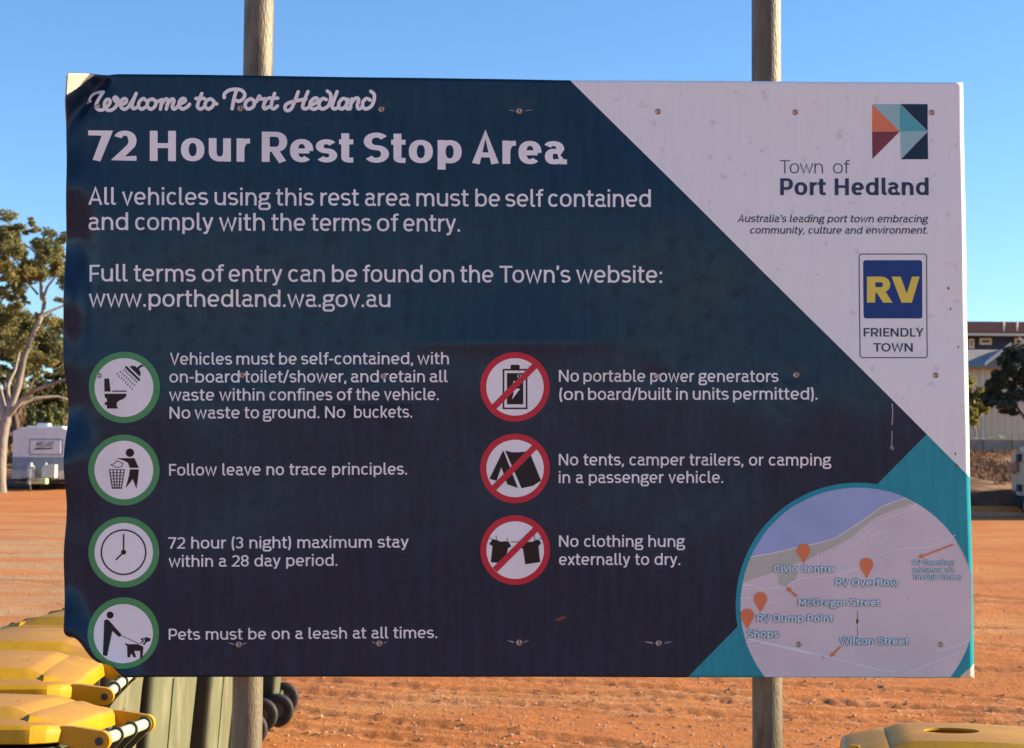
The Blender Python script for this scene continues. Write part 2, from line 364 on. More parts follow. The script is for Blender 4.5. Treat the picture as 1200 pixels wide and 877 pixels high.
# ---- board face material: navy, white and teal areas divided by straight lines; grime streaks
fm_ = bpy.data.materials.new('sign_face'); fm_.use_nodes = True
def line(p, q):
    (ax, ay), (bx, by) = uv_of(*p), uv_of(*q); nx_, ny_ = by-ay, -(bx-ax); L = math.hypot(nx_, ny_); nx_, ny_ = nx_/L, ny_/L
    return nx_, ny_, -(ax*nx_+ay*ny_)
def build_face(m):
    N = m.node_tree.nodes; L = m.node_tree.links; p = N['Principled BSDF']
    uv = N.new('ShaderNodeUVMap'); s = N.new('ShaderNodeSeparateXYZ'); L.new(uv.outputs[0], s.inputs[0])
    def side(pq):
        a, b, c = line(*pq)
        m1 = N.new('ShaderNodeMath'); m1.operation = 'MULTIPLY'; m1.inputs[1].default_value = a; L.new(s.outputs[0], m1.inputs[0])
        m2 = N.new('ShaderNodeMath'); m2.operation = 'MULTIPLY_ADD'; m2.inputs[1].default_value = b; L.new(s.outputs[1], m2.inputs[0]); L.new(m1.outputs[0], m2.inputs[2])
        m3 = N.new('ShaderNodeMath'); m3.operation = 'GREATER_THAN'; m3.inputs[1].default_value = -c; L.new(m2.outputs[0], m3.inputs[0]); return m3.outputs[0]
    white = side(((1135.4, 558), (668, 94))); teal = side(((807, 792.6), (1085, 510)))
    mp = N.new('ShaderNodeMapping'); mp.inputs['Scale'].default_value = (38, 4.0, 1); L.new(uv.outputs[0], mp.inputs[0])
    st = N.new('ShaderNodeTexNoise'); st.inputs['Scale'].default_value = 1.6; st.inputs['Detail'].default_value = 7; L.new(mp.outputs[0], st.inputs[0])
    bl = N.new('ShaderNodeTexNoise'); bl.inputs['Scale'].default_value = 38; bl.inputs['Detail'].default_value = 5; L.new(uv.outputs[0], bl.inputs[0])
    big = N.new('ShaderNodeTexNoise'); big.inputs['Scale'].default_value = 2.4; big.inputs['Detail'].default_value = 3; L.new(uv.outputs[0], big.inputs[0])
    def mix(f, a, b, bt='MIX'):
        x = N.new('ShaderNodeMix'); x.data_type = 'RGBA'; x.blend_type = bt
        if isinstance(f, float): x.inputs[0].default_value = f
        else: L.new(f, x.inputs[0])
        for k, c in ((6, a), (7, b)):
            if isinstance(c, tuple): x.inputs[k].default_value = (*c, 1)
            else: L.new(c, x.inputs[k])
        return x.outputs[2]
    def mr(f, lo, hi, a=0, b=1):
        r = N.new('ShaderNodeMapRange'); r.inputs[1].default_value = lo; r.inputs[2].default_value = hi; r.inputs[3].default_value = a; r.inputs[4].default_value = b; L.new(f, r.inputs[0]); return r.outputs[0]
    navy = mix(mr(st.outputs[0], .30, .78), (.0060, .0235, .048), (.0120, .0385, .073))
    navy = mix(mr(bl.outputs[0], .56, .72, 0, .6), navy, (.003, .009, .021))
    tl = mix(mr(st.outputs[0], .35, .7), (.010, .30, .37), (.018, .36, .42))
    wh = mix(mr(st.outputs[0], .4, .75, 0, .4), (.86, .90, .86), (.78, .81, .77))
    wh = mix(mr(bl.outputs[0], .62, .74, 0, .55), wh, (.55, .50, .47))
    lowgr = mr(s.outputs[1], -.45, -.62)
    c = mix(teal, navy, tl); c = mix(white, c, wh)
    u0, w0 = uv_of(78, 86)
    def corner(p0, p1, wob_):
        a_, b_, c_ = line(p0, p1)
        m1 = N.new('ShaderNodeMath'); m1.operation = 'MULTIPLY'; m1.inputs[1].default_value = a_; L.new(s.outputs[0], m1.inputs[0])
        m2 = N.new('ShaderNodeMath'); m2.operation = 'MULTIPLY_ADD'; m2.inputs[1].default_value = b_; L.new(s.outputs[1], m2.inputs[0]); L.new(m1.outputs[0], m2.inputs[2])
        m4 = N.new('ShaderNodeMath'); m4.operation = 'MULTIPLY_ADD'; m4.inputs[1].default_value = wob_; L.new(bl.outputs[0], m4.inputs[0]); L.new(m2.outputs[0], m4.inputs[2])
        m3 = N.new('ShaderNodeMath'); m3.operation = 'GREATER_THAN'; m3.inputs[1].default_value = -c_+wob_*.5; L.new(m4.outputs[0], m3.inputs[0]); return m3.outputs[0]
    b1 = corner((113, 84), (75, 114), .010); b2_ = corner((1122, 797), (1142, 779), .02); b3_ = corner((1131, 106), (1120, 94), .012)
    mb_ = N.new('ShaderNodeMath'); mb_.operation = 'MAXIMUM'; L.new(b1, mb_.inputs[0]); L.new(b2_, mb_.inputs[1])
    mc_ = N.new('ShaderNodeMath'); mc_.operation = 'MAXIMUM'; L.new(mb_.outputs[0], mc_.inputs[0]); L.new(b3_, mc_.inputs[1])
    c = mix(mc_.outputs[0], c, (.74, .64, .50))
    L.new(c, p.inputs['Base Color']); p.inputs['Specular IOR Level'].default_value = .30
    L.new(mr(bl.outputs[0], .35, .7, .10, .26), p.inputs['Roughness'])
    bp = N.new('ShaderNodeBump'); bp.inputs['Strength'].default_value = .05; bp.inputs['Distance'].default_value = .004; L.new(st.outputs[0], bp.inputs['Height']); L.new(bp.outputs[0], p.inputs['Normal'])
build_face(fm_)
alu = mat('bare_aluminium', (.62, .56, .46), .42, var=(.45, .38, .30), vscale=20, metal=.55, bump=.15, bscale=160)
alu_edge = mat('sheet_edge', (.30, .22, .16), .6, var=(.14, .09, .06), vscale=40)
gx = np.unique(np.concatenate([np.linspace(76.5, 200, 84), np.linspace(200, 1141.5, 118)]))
NX = len(gx); NYg = 190; gt = np.linspace(0, 1, NYg)
top = np.interp(gx, [c[0] for c in TOPC] + [1141.5], [c[1] for c in TOPC] + [97.1])
bot = np.interp(gx, [76, 250, 600, 1141.5], [794, 793.4, 793.4, 794.6])
GX, GT = np.meshgrid(gx, gt)
# right edge slants outward downwards
GXs = GX + (GX-76.5)/(1141.5-76.5)*(-13.3)*(1-GT)
GY = top[None]*(1-GT)+bot[None]*GT
FP = surf(GXs, GY); U_, W_ = uvv(GXs, GY)
BP = surf(GXs, GY, -.0028)
n0 = NX*NYg
VV = np.concatenate([FP.reshape(-1, 3), BP.reshape(-1, 3)])
ii = np.arange(n0).reshape(NYg, NX)
ff = np.stack([ii[:-1, :-1], ii[1:, :-1], ii[1:, 1:], ii[:-1, 1:]], -1).reshape(-1, 4)
cx = GXs[:-1, :-1].ravel(); cy = GY[:-1, :-1].ravel()
bare = (((cx-78)+(cy-86)*.95) < 31).astype(int)                     # vinyl gone on the crumpled corner
chip = (((1141-cx)+(796-cy)*1.0) < 20+3*np.sin(cx*1.3)).astype(int)
chip2 = (((1128-cx)*1.0+(cy-97)) < 7).astype(int)
rim = [(ii[0, k], ii[0, k+1]) for k in range(NX-1)] + [(ii[k, -1], ii[k+1, -1]) for k in range(NYg-1)] + [(ii[-1, k+1], ii[-1, k]) for k in range(NX-1)][::-1] + [(ii[k+1, 0], ii[k, 0]) for k in range(NYg-1)]
faces = ff.tolist() + (ff[:, ::-1]+n0).tolist() + [(int(a), int(b), int(b+n0), int(a+n0)) for a, b in rim]
mi = np.concatenate([np.zeros(len(ff), int), np.ones(len(ff), int), np.full(len(rim), 2)])
board = mk('board', VV, faces, [fm_, alu, alu_edge], sign, True, mi.tolist(), np.concatenate([np.stack([U_.ravel(), W_.ravel()], -1)]*2))

# ---- stroke lettering ------------------------------------------------
XH, CH, AH, DE = .77, 1.0, 1.04, -.21
def A_(cx, cy, rx, ry, a0, a1, n=2.3, st=None):
    k = max(3, int(abs(a1-a0)/11)); out = []
    for i in range(k+1):
        a = math.radians(a0+(a1-a0)*i/k); c, s = math.cos(a), math.sin(a)
        out.append((cx+rx*math.copysign(abs(c)**(2/n), c), cy+ry*math.copysign(abs(s)**(2/n), s)))
    return out
def glyph(ch, hx, hy):
    X = XH; C = CH; o = lambda w, H, y0=0: A_(w/2, y0+H/2, w/2-hx, H/2-hy, 90, 450)
    L = []; w = .6; sb = (.07, .07)
    def arch(x0, x1, yb=.36, top=X):
        m = (x0+x1)/2; return A_(m, yb, m-x0, top-hy-yb, 180, 0) + [(x1, 0)]
    if ch == 'o': w = .70; L = [o(w, X)]; sb = (.055, .055)
    elif ch == 'n': w = .65; L = [[(hx, 0), (hx, X)], arch(hx, w-hx)[0:]]; sb = (.085, .075)
    elif ch == 'h': w = .65; L = [[(hx, 0), (hx, AH)], arch(hx, w-hx)]; sb = (.085, .075)
    elif ch == 'm': w = 1.06; L = [[(hx, 0), (hx, X)], arch(hx, w/2, .42), arch(w/2, w-hx, .42)]; sb = (.085, .075)
    elif ch == 'r': w = .40; m = .36; L = [[(hx, 0), (hx, X)], A_(m, .36, m-hx, X-hy-.36, 180, 97)+[(w, X-hy)]]; sb = (.085, .02)
    elif ch == 'u': w = .66; m = w/2; L = [[(hx, X)]+A_(m, .34, m-hx, .34-hy, 180, 360), [(w-hx, 0), (w-hx, X)]]; sb = (.075, .085)
    elif ch in 'bp': w = .70; L = [[(hx, 0 if ch == 'b' else DE), (hx, AH if ch == 'b' else X)], A_(w/2, X/2, w/2-hx, X/2-hy, 90, 450)]; sb = (.085, .055)
    elif ch in 'dq': w = .70; L = [[(w-hx, 0 if ch == 'd' else DE), (w-hx, AH if ch == 'd' else X)], A_(w/2, X/2, w/2-hx, X/2-hy, 90, 450)]; sb = (.055, .085)
    elif ch == 'e': w = .68; ym = .375; L = [[(hx, ym), (w-hx, ym)], [(w-hx, ym)]+A_(w/2, X/2, w/2-hx, X/2-hy, 0, 313)]; sb = (.055, .05)
    elif ch == 'c': w = .61; L = [A_(w/2+.02, X/2, w/2+.02-hx, X/2-hy, 42, 318)]; sb = (.055, .035)
    elif ch == 's':
        w = .58; r = (X-2*hy)/4; m = w/2
        L = [A_(m, X-hy-r, m-hx*.8, r, 30, 180, 2.1) + A_(m-.01, X-hy-r, m-hx*.8-.01, r, 190, 250, 2.1) + A_(m+.01, hy+r, m-hx*.8-.01, r, 70, 0, 2.1) + A_(m, hy+r, m-hx*.8, r, -10, -150, 2.1)]; sb = (.045, .045)
    elif ch == 'a':
        w = .64; sx = w-hx-.07; yb = .43
        L = [A_(sx/2+.03, X-hy-.2, sx/2-.03, .2, 150, 0) + [(sx, .13)] + A_(sx+.10, hy+.08, .10, .08, 180, 255)+[(w+.01, hy)],
             [(sx, yb)]+A_(.06+.20, (yb+hy)/2, .26-hx, (yb-hy)/2, 90, 270)+[(sx-.12, hy)]+A_(sx-.14, .18, .14, .18-hy, 285, 350)]; sb = (.05, .03)
    elif ch == 't': w = .42; x = .15+hx*.3; L = [[(x, .97), (x, .17)]+A_(x+.13, .17, .13, .17-hy, 180, 262)+[(w, hy)], [(0, X-hy), (w, X-hy)]]; sb = (.03, .04)
    elif ch == 'f': w = .42; x = .13+hx; L = [[(x, 0), (x, .84)]+A_(x+.13, .84, .13, AH-.84-hy, 180, 98)+[(w+.02, AH-hy)], [(0, X-hy), (w-.01, X-hy)]]; sb = (.03, .0)
    elif ch == 'l': w = .27; L = [[(hx, AH), (hx, .16)]+A_(hx+.10, .16, .10, .16-hy, 180, 262)+[(w, hy)]]; sb = (.085, .03)
    elif ch == 'i': w = 2*hx; L = [[(hx, 0), (hx, X)], [(hx, .90), (hx, .90+2*hx*.95)]]; sb = (.085, .085)
    elif ch == 'k': w = .60; L = [[(hx, 0), (hx, AH)], [(hx, .33), (.20, .33), (w-hx*1.1, X)], [(.22, .40), (w-hx, 0)]]; sb = (.085, .02)
    elif ch == 'v': w = .66; L = [[(hx*1.0, X), (w/2, hy*.4), (w-hx*1.0, X)]]; sb = (.015, .015)
    elif ch == 'w': w = 1.02; L = [[(hx, X), (w*.285, hy*.4), (w/2, X*.92), (w*.715, hy*.4), (w-hx, X)]]; sb = (.015, .015)
    elif ch == 'y': w = .66; L = [[(hx, X), (w/2+.01, .06)], [(w-hx, X), (w/2-.03, -.02)]+[(w/2-.08, -.13), (w/2-.15, DE+hy), (.08, DE+hy)]]; sb = (.015, .015)
    elif ch == 'x': w = .62; L = [[(hx, 0), (w-hx, X)], [(hx, X), (w-hx, 0)]]; sb = (.02, .02)
    elif ch == 'z': w = .56; L = [[(0.03, X-hy), (w-hx, X-hy), (hx, hy), (w-.02, hy)]]; sb = (.04, .04)
    elif ch == 'g':
        w = .66; L = [A_(.30, .53, .30-hx, .24-hy, 90, 450), [(.33, X-hy), (w+.01, X-hy)],
             [(.16, .33)]+A_(.20, .20, .15, .10, 150, 250)+[(.46, .13)]+A_(.46, -.04, .20-hx*.5, .17, 90, -90, 2.2)+[(.20, DE)]+A_(.18, -.05, .16-hx*.3, .16, 270, 140, 2.2)+[(.22, .12)]]; sb = (.05, .02)
    elif ch == 'A': w = .80; L = [[(hx, 0), (w/2, C-hy*.3), (w-hx, 0)], [(w*.22, .29), (w*.78, .29)]]; sb = (.015, .015)
    elif ch == 'F': w = .60; L = [[(hx, 0), (hx, C)], [(hx, C-hy), (w, C-hy)], [(hx, .47), (w-.05, .47)]]; sb = (.095, .02)
    elif ch == 'E': w = .60; L = [[(hx, 0), (hx, C)], [(hx, C-hy), (w, C-hy)], [(hx, .5), (w-.04, .5)], [(hx, hy), (w, hy)]]; sb = (.095, .04)
    elif ch == 'L': w = .56; L = [[(hx, C), (hx, 0)], [(hx, hy), (w, hy)]]; sb = (.095, .02)
    elif ch == 'I': w = 2*hx; L = [[(hx, 0), (hx, C)]]; sb = (.1, .1)
    elif ch == 'V': w = .80; L = [[(hx, C), (w/2, hy*.3), (w-hx, C)]]; sb = (.01, .01)
    elif ch == 'Y': w = .76; L = [[(hx, C), (w/2, .40), (w-hx, C)], [(w/2, .44), (w/2, 0)]]; sb = (.01, .01)
    elif ch == 'W': w = 1.18; L = [[(hx, C), (w*.28, hy*.3), (w/2, C*.9), (w*.72, hy*.3), (w-hx, C)]]; sb = (.01, .01)
    elif ch == 'N': w = .80; L = [[(hx, 0), (hx, C)], [(hx*1.1, C-hy*.3), (w-hx*1.1, hy*.3)], [(w-hx, 0), (w-hx, C)]]; sb = (.095, .095)
    elif ch == 'M': w = .96; L = [[(hx, 0), (hx, C)], [(hx*1.1, C-hy), (w/2, .22), (w-hx*1.1, C-hy)], [(w-hx, 0), (w-hx, C)]]; sb = (.095, .095)
    elif ch == 'H': w = .78; L = [[(hx, 0), (hx, C)], [(w-hx, 0), (w-hx, C)], [(hx, .51), (w-hx, .51)]]; sb = (.095, .095)
    elif ch == 'T': w = .78; L = [[(0, C-hy), (w, C-hy)], [(w/2, C-hy), (w/2, 0)]]; sb = (.02, -.05)
    elif ch in 'PR':
        w = .70 if ch == 'P' else .74; yb = .40 if ch == 'P' else .42; r = (C-hy-yb)/2
        L = [[(hx, 0), (hx, C)], [(hx, C-hy)]+A_(w-hx-.22, yb+r, .22, r, 90, -90)+[(hx, yb)]]
        if ch == 'R': L.append([(w*.48, yb), (w-hx*1.1, 0)])
        sb = (.095, .03)
    elif ch == 'D': w = .80; L = [[(hx, 0), (hx, C)], [(hx, C-hy)]+A_(w-hx-.3, .5, .3, .5-hy, 90, -90)+[(hx, hy)]]; sb = (.095, .06)
    elif ch == 'O': w = .90; L = [A_(w/2, .5, w/2-hx, .5-hy, 90, 450, 2.2)]; sb = (.06, .06)
    elif ch == 'C': w = .78; L = [A_(w/2+.03, .5, w/2+.03-hx, .5-hy, 48, 312, 2.2)]; sb = (.06, .03)
    elif ch == 'G': w = .84; L = [A_(w/2, .5, w/2-hx, .5-hy, 48, 360-20, 2.2)+[(w-hx, .46), (w*.55, .46)]]; sb = (.06, .07)
    elif ch == 'S':
        w = .70; r = (C-2*hy)/4; m = w/2
        L = [A_(m, C-hy-r, m-hx*.85, r, 32, 180, 2.1) + A_(m, C-hy-r, m-hx*.85, r, 190, 250, 2.1) + A_(m, hy+r, m-hx*.85, r, 70, 0, 2.1) + A_(m, hy+r, m-hx*.85, r, -10, -150, 2.1)]; sb = (.05, .05)
    elif ch == '7': w = .66; L = [[(0, C-hy), (w-hx*.95, C-hy), (.20+hx*.3, 0)]]; sb = (.03, .02)
    elif ch == '2': w = .66; L = [A_(w/2, C-hy-.25, w/2-hx, .25, 155, 0, 2.2)+A_(w/2-.02, C-hy-.25, w/2-hx+.02, .28, -8, -40, 2.1)+[(hx*1.1, hy), (w, hy)]]; sb = (.04, .05)
    elif ch == '3': w = .62; r1 = (C-hy-.53)/2; r2 = (.53-hy)/2; L = [A_(w/2-.02, C-hy-r1, w/2-hx, r1, 155, -90, 2.1)+[(w*.42, .53)], A_(w/2-.02, hy+r2, w/2-hx+.02, r2, 90, -155, 2.1)]; sb = (.04, .05)
    elif ch == '8': w = .66; r1 = (C-hy-.53)/2; r2 = (.53-hy)/2; L = [A_(w/2, C-hy-r1, w/2-hx-.02, r1, 90, 450, 2.1), A_(w/2, hy+r2, w/2-hx, r2, 90, 450, 2.1)]; sb = (.05, .05)
    elif ch == '.': w = 2*hx*1.05; L = [[(w/2, 0), (w/2, 2*hx*1.05)]]; sb = (.07, .07)
    elif ch == ',': w = 2*hx; L = [[(hx, 2*hx), (hx, 0.02), (hx*.4, -.14)]]; sb = (.07, .07)
    elif ch == ':': w = 2*hx; L = [[(hx, 0), (hx, 2*hx)], [(hx, .52), (hx, .52+2*hx)]]; sb = (.09, .07)
    elif ch == "'": w = 2*hx; L = [[(hx, 1.02), (hx, .88), (hx*.5, .76)]]; sb = (.05, .05)
    elif ch == '-': w = .34; L = [[(0, .41), (w, .41)]]; sb = (.05, .05)
    elif ch == '/': w = .50; L = [[(hx*.8, -.06), (w-hx*.8, 1.06)]]; sb = (.0, .0)
    elif ch == '(': w = .27; L = [A_(.62, .44, .62-hx, 1.0, 143, 217, 2.0)]; sb = (.06, .02)
    elif ch == ')': w = .27; L = [A_(-.35, .44, .62-hx, 1.0, 37, -37, 2.0)]; sb = (.02, .06)
    elif ch == ' ': w = .24; L = []; sb = (.0, .0)
    return L, w, sb
def ribbon(pts, hx, hy, closed=None):
    P = []
    for p in pts:
        if not P or math.hypot(p[0]-P[-1][0], p[1]-P[-1][1]) > 1e-4: P.append(p)
    if closed is None: closed = len(P) > 3 and math.hypot(P[0][0]-P[-1][0], P[0][1]-P[-1][1]) < 1e-4
    if closed: P = P[:-1]
    n = len(P); L = []; R = []
    for i in range(n):
        a = P[(i-1) % n] if (closed or i > 0) else None; b = P[i]; c = P[(i+1) % n] if (closed or i < n-1) else None
        def nr(p, q):
            dx, dy = q[0]-p[0], q[1]-p[1]; l = math.hypot(dx, dy) or 1; return (-dy/l, dx/l)
        n1 = nr(a, b) if a else nr(b, c); n2 = nr(b, c) if c else n1
        mx, my = n1[0]+n2[0], n1[1]+n2[1]; l = math.hypot(mx, my) or 1; mx, my = mx/l, my/l
        k = min(1/max(.2, mx*n1[0]+my*n1[1]), 1.9)
        ox, oy = mx*hx*k, my*hy*k
        L.append((b[0]+ox, b[1]+oy)); R.append((b[0]-ox, b[1]-oy))
    F = [(i, (i+1) % n, n+(i+1) % n, n+i) for i in range(n if closed else n-1)]
    return L+R, F
def clip_(poly, cp):
    out = list(poly); m = len(cp)
    ar = sum(cp[i][0]*cp[(i+1) % m][1]-cp[(i+1) % m][0]*cp[i][1] for i in range(m)); sg = 1 if ar > 0 else -1
    for i in range(m):
        a_, b_ = cp[i], cp[(i+1) % m]; ins = lambda p: sg*((b_[0]-a_[0])*(p[1]-a_[1])-(b_[1]-a_[1])*(p[0]-a_[0])) >= -1e-9
        src = out; out = []
        for j in range(len(src)):
            p, q_ = src[j-1], src[j]; ip, iq = ins(p), ins(q_)
            if ip != iq:
                d1x, d1y = q_[0]-p[0], q_[1]-p[1]; ex, ey = b_[0]-a_[0], b_[1]-a_[1]; den = ex*d1y-ey*d1x
                t = (ey*(p[0]-a_[0])-ex*(p[1]-a_[1]))/den if abs(den) > 1e-12 else 0; out.append((p[0]+d1x*t, p[1]+d1y*t))
            if iq: out.append(q_)
        if not out: return []
    return out
class Art:
    """flat print made of faces in photo-pixel coordinates, mapped onto the bent sheet"""
    def __init__(s, lift): s.x = []; s.y = []; s.z = []; s.f = []; s.m = []; s.lift = lift; s.k = 0
    def add(s, pts, faces, m=0, dz=0.0):
        n = len(s.x); s.k += 1; s.x += [p[0] for p in pts]; s.y += [p[1] for p in pts]; s.z += [s.lift+dz+(s.k % 7)*2.2e-5]*len(pts)
        s.f += [tuple(i+n for i in f) for f in faces]; s.m += [m]*len(faces)
    def poly(s, pts, m=0, dz=0.0):
        xs_ = [p[0] for p in pts]; ys_ = [p[1] for p in pts]; x0, x1, y0, y1 = min(xs_), max(xs_), min(ys_), max(ys_)
        g = 7.0 if x0 < 200 else 14.0
        if x1-x0 <= g*1.5 and y1-y0 <= g*1.5:
            tr = tessellate_polygon([[Vector((p[0], -p[1], 0)) for p in pts]]); s.add(pts, [tuple(t) for t in tr], m, dz); return
        tr = tessellate_polygon([[Vector((p[0], -p[1], 0)) for p in pts]]); P = []; F_ = []
        for t in tr:
            T_ = [pts[k] for k in t]
            ax_, bx_ = min(p[0] for p in T_), max(p[0] for p in T_); ay_, by_ = min(p[1] for p in T_), max(p[1] for p in T_)
            i = math.floor(ax_/g)
            while i*g < bx_:
                j = math.floor(ay_/g)
                col = clip_(T_, [(i*g, ay_-1), (i*g+g, ay_-1), (i*g+g, by_+1), (i*g, by_+1)])
                while j*g < by_ and col:
                    c = clip_(col, [(i*g-1, j*g), (i*g+g+1, j*g), (i*g+g+1, j*g+g), (i*g-1, j*g+g)])
                    if len(c) >= 3:
                        n = len(P); P += c; F_ += [(n, n+k, n+k+1) for k in range(1, len(c)-1)]
                    j += 1
                i += 1
        s.add(P, F_, m, dz)
    def stroke(s, pts, w, m=0, dz=0.0):
        q_ = []
        for i in range(len(pts)-1):
            l = math.hypot(pts[i+1][0]-pts[i][0], pts[i+1][1]-pts[i][1]); k = max(1, int(l/8))
            q_ += [(pts[i][0]+(pts[i+1][0]-pts[i][0])*j/k, pts[i][1]+(pts[i+1][1]-pts[i][1])*j/k) for j in range(k)]
        V_, F_ = ribbon(q_+[pts[-1]], w/2, w/2, None); s.add(V_, F_, m, dz)
    def disc(s, cx, cy, r0, r1, m=0, dz=0.0, n=72, rings=7):
        rr = [r0+(r1-r0)*i/rings for i in range(rings+1)]; P = []; F_ = []
        for r in rr: P += [(cx+r*math.cos(2*math.pi*k/n), cy+r*math.sin(2*math.pi*k/n)) for k in range(n)]
        for i in range(rings):
            for k in range(n):
                if i == 0 and r0 == 0: F_.append((k, n+k, n+(k+1) % n)) if False else F_.append((i*n+k, i*n+(k+1) % n, (i+1)*n+(k+1) % n, (i+1)*n+k))
                else: F_.append((i*n+k, i*n+(k+1) % n, (i+1)*n+(k+1) % n, (i+1)*n+k))
        s.add(P, F_, m, dz)
    def text(s, t, x0, x1, y0, y1, cap, w=.135, wy=None, m=0, slant=0.0, grow=0.0, dz=0.0, ref=None):
        hx = w/2; hy = (wy or w*.86)/2; pen = 0; items = []
        for i, ch in enumerate(t):
            L, gw, sb = glyph(ch, hx, hy)
            if i: pen += sb[0]
            items.append((pen, L)); pen += gw + (sb[1] if i < len(t)-1 else 0)
            if ch == ' ': pen += .12
        sc = (x1-x0)/pen
        for ox, L in items:
            for st in L:
                V_, F_ = ribbon(st, hx+grow, hy+grow)
                P = []
                for (a, b) in V_:
                    px = x0 + (ox+a)*sc; f = (px-x0)/max(1, x1-x0)
                    P.append((px + slant*b*cap, y0+(y1-y0)*f - b*cap))
                s.add(P, F_, m, dz)
    def obj(s, name, mats, parent):
        P = surf(np.array(s.x), np.array(s.y), np.array(s.z))
        o = mk(name, P, s.f, mats, parent, False, s.m)
        # all faces towards the viewer
        me = o.data; bm = bmesh.new(); bm.from_mesh(me); v = PN
        bad = [f for f in bm.faces if f.normal.dot(v) < 0]
        bmesh.ops.reverse_faces(bm, faces=bad); bm.to_mesh(me); bm.free()
        return o
def words(art, L, y0, y1, cap, w=.135, **k):
    if art is None:
        art = Art(.0006); words(art, L, y0, y1, cap, w, **k); return art.obj('lettering_line', v_white, sign)
    xa = L[0][1]; xb = L[-1][2]
    for t, a, b in L:
        art.text(t, a, b, y0+(y1-y0)*(a-xa)/(xb-xa), y0+(y1-y0)*(b-xa)/(xb-xa), cap, w, **k)

a = Art(.0006); words(a, [('72', 103, 160), ('Hour', 175.7, 293), ('Rest', 306.8, 414), ('Stop', 427, 541), ('Area', 553, 664)], 188.3, 192.8, 35.4, w=.232, wy=.165)
a.obj('heading_lettering', v_white, sign)
words(None, [('All', 103.4, 136), ('vehicles', 143, 244), ('using', 251.6, 316.6), ('this', 323.4, 367.8), ('rest', 375.6, 420.5), ('area', 427.8, 480.5), ('must', 488, 549), ('be', 557, 586), ('self', 592.4, 636.4), ('contained', 642.4, 762.4)], 240.2, 243.2, 20, .142)
words(None, [('and', 103.6, 150.4), ('comply', 158.6, 250.4), ('with', 256.6, 310.4), ('the', 318, 357.8), ('terms', 364.9, 435), ('of', 441.7, 466.7), ('entry.', 472.8, 539)], 269.8, 271.8, 20, .142)
words(None, [('Full', 104.6, 149.6), ('terms', 157, 229), ('of', 236.6, 262), ('entry', 268, 331), ('can', 337.7, 380.8), ('be', 389, 418.6), ('found', 425.3, 495.2), ('on', 502.9, 532.2), ('the', 539.3, 578.2), ("Town's", 585.3, 668.3), ('website:', 675, 775.7)], 330, 331.8, 19.6, .142)
words(None, [('www.porthedland.wa.gov.au', 103.6, 457.5)], 359.4, 360.2, 19.6, .142)
words(None, [('Vehicles', 199, 271.7), ('must', 277, 321.3), ('be', 327, 347.8), ('self-contained,', 353, 484), ('with', 489, 526.2)], 427.6, 427.1, 13.8, .15)
words(None, [('on-board', 198.5, 280.7), ('toilet/shower,', 286.7, 405.9), ('and', 411.3, 444), ('retain', 449.7, 498), ('all', 503.5, 524.5)], 448.6, 448.1, 13.8, .15)
words(None, [('waste', 198, 251), ('within', 256.7, 310), ('confines', 315.7, 389.5), ('of', 394.8, 412.6), ('the', 417.3, 445), ('vehicle.', 450, 514.2)], 469.8, 469.1, 13.8, .15)
words(None, [('No', 198.7, 223), ('waste', 227.8, 281), ('to', 286.3, 303.7), ('ground.', 308.5, 374.2)], 490.8, 490.3, 13.8, .15)
words(None, [('Follow leave no trace principles.', 198, 477)], 557.6, 556.4, 13.6, .15)
words(None, [('72 hour (3 night) maximum stay', 197, 479)], 643.2, 641.8, 13.4, .15)
words(None, [('within a 28 day period.', 197.6, 395.4)], 664.6, 663.2, 13.4, .15)
words(None, [('Pets must be on a leash at all times.', 197.8, 512.3)], 750, 748, 13, .15)
words(None, [('No', 654.9, 678.3), ('portable', 683.6, 756.2), ('power', 762, 813.5), ('generators', 819, 912)], 447.6, 448, 13.8, .15)
words(None, [('(on', 655.3, 683.6), ('board/built', 689, 786.6), ('in', 792.3, 806), ('units', 811.9, 853.8), ('permitted).', 859, 957.4)], 469, 468.5, 13.8, .15)
words(None, [('No tents, camper trailers, or camping', 654.8, 973.4)], 545.6, 545.9, 13.6, .15)
words(None, [('in a passenger vehicle.', 654.8, 847.6)], 566.4, 566.2, 13.6, .15)
words(None, [('No clothing hung', 655, 802.2)], 641, 641.2, 13.4, .15)
words(None, [('externally to dry.', 655, 797)], 662.3, 662.3, 13.4, .15)
# taped over correction
a = Art(.0004); a.poly([(375.5, 475.6), (483.4, 473.6), (483.8, 490.6), (376, 491.6)]); pt = a.obj('correction_patch', v_patch, sign)
a = Art(.0009); words(a, [('No', 381, 404.7), ('buckets.', 415, 483)], 490.2, 489.6, 13.8, .15); a.obj('correction_lettering', v_white, pt)
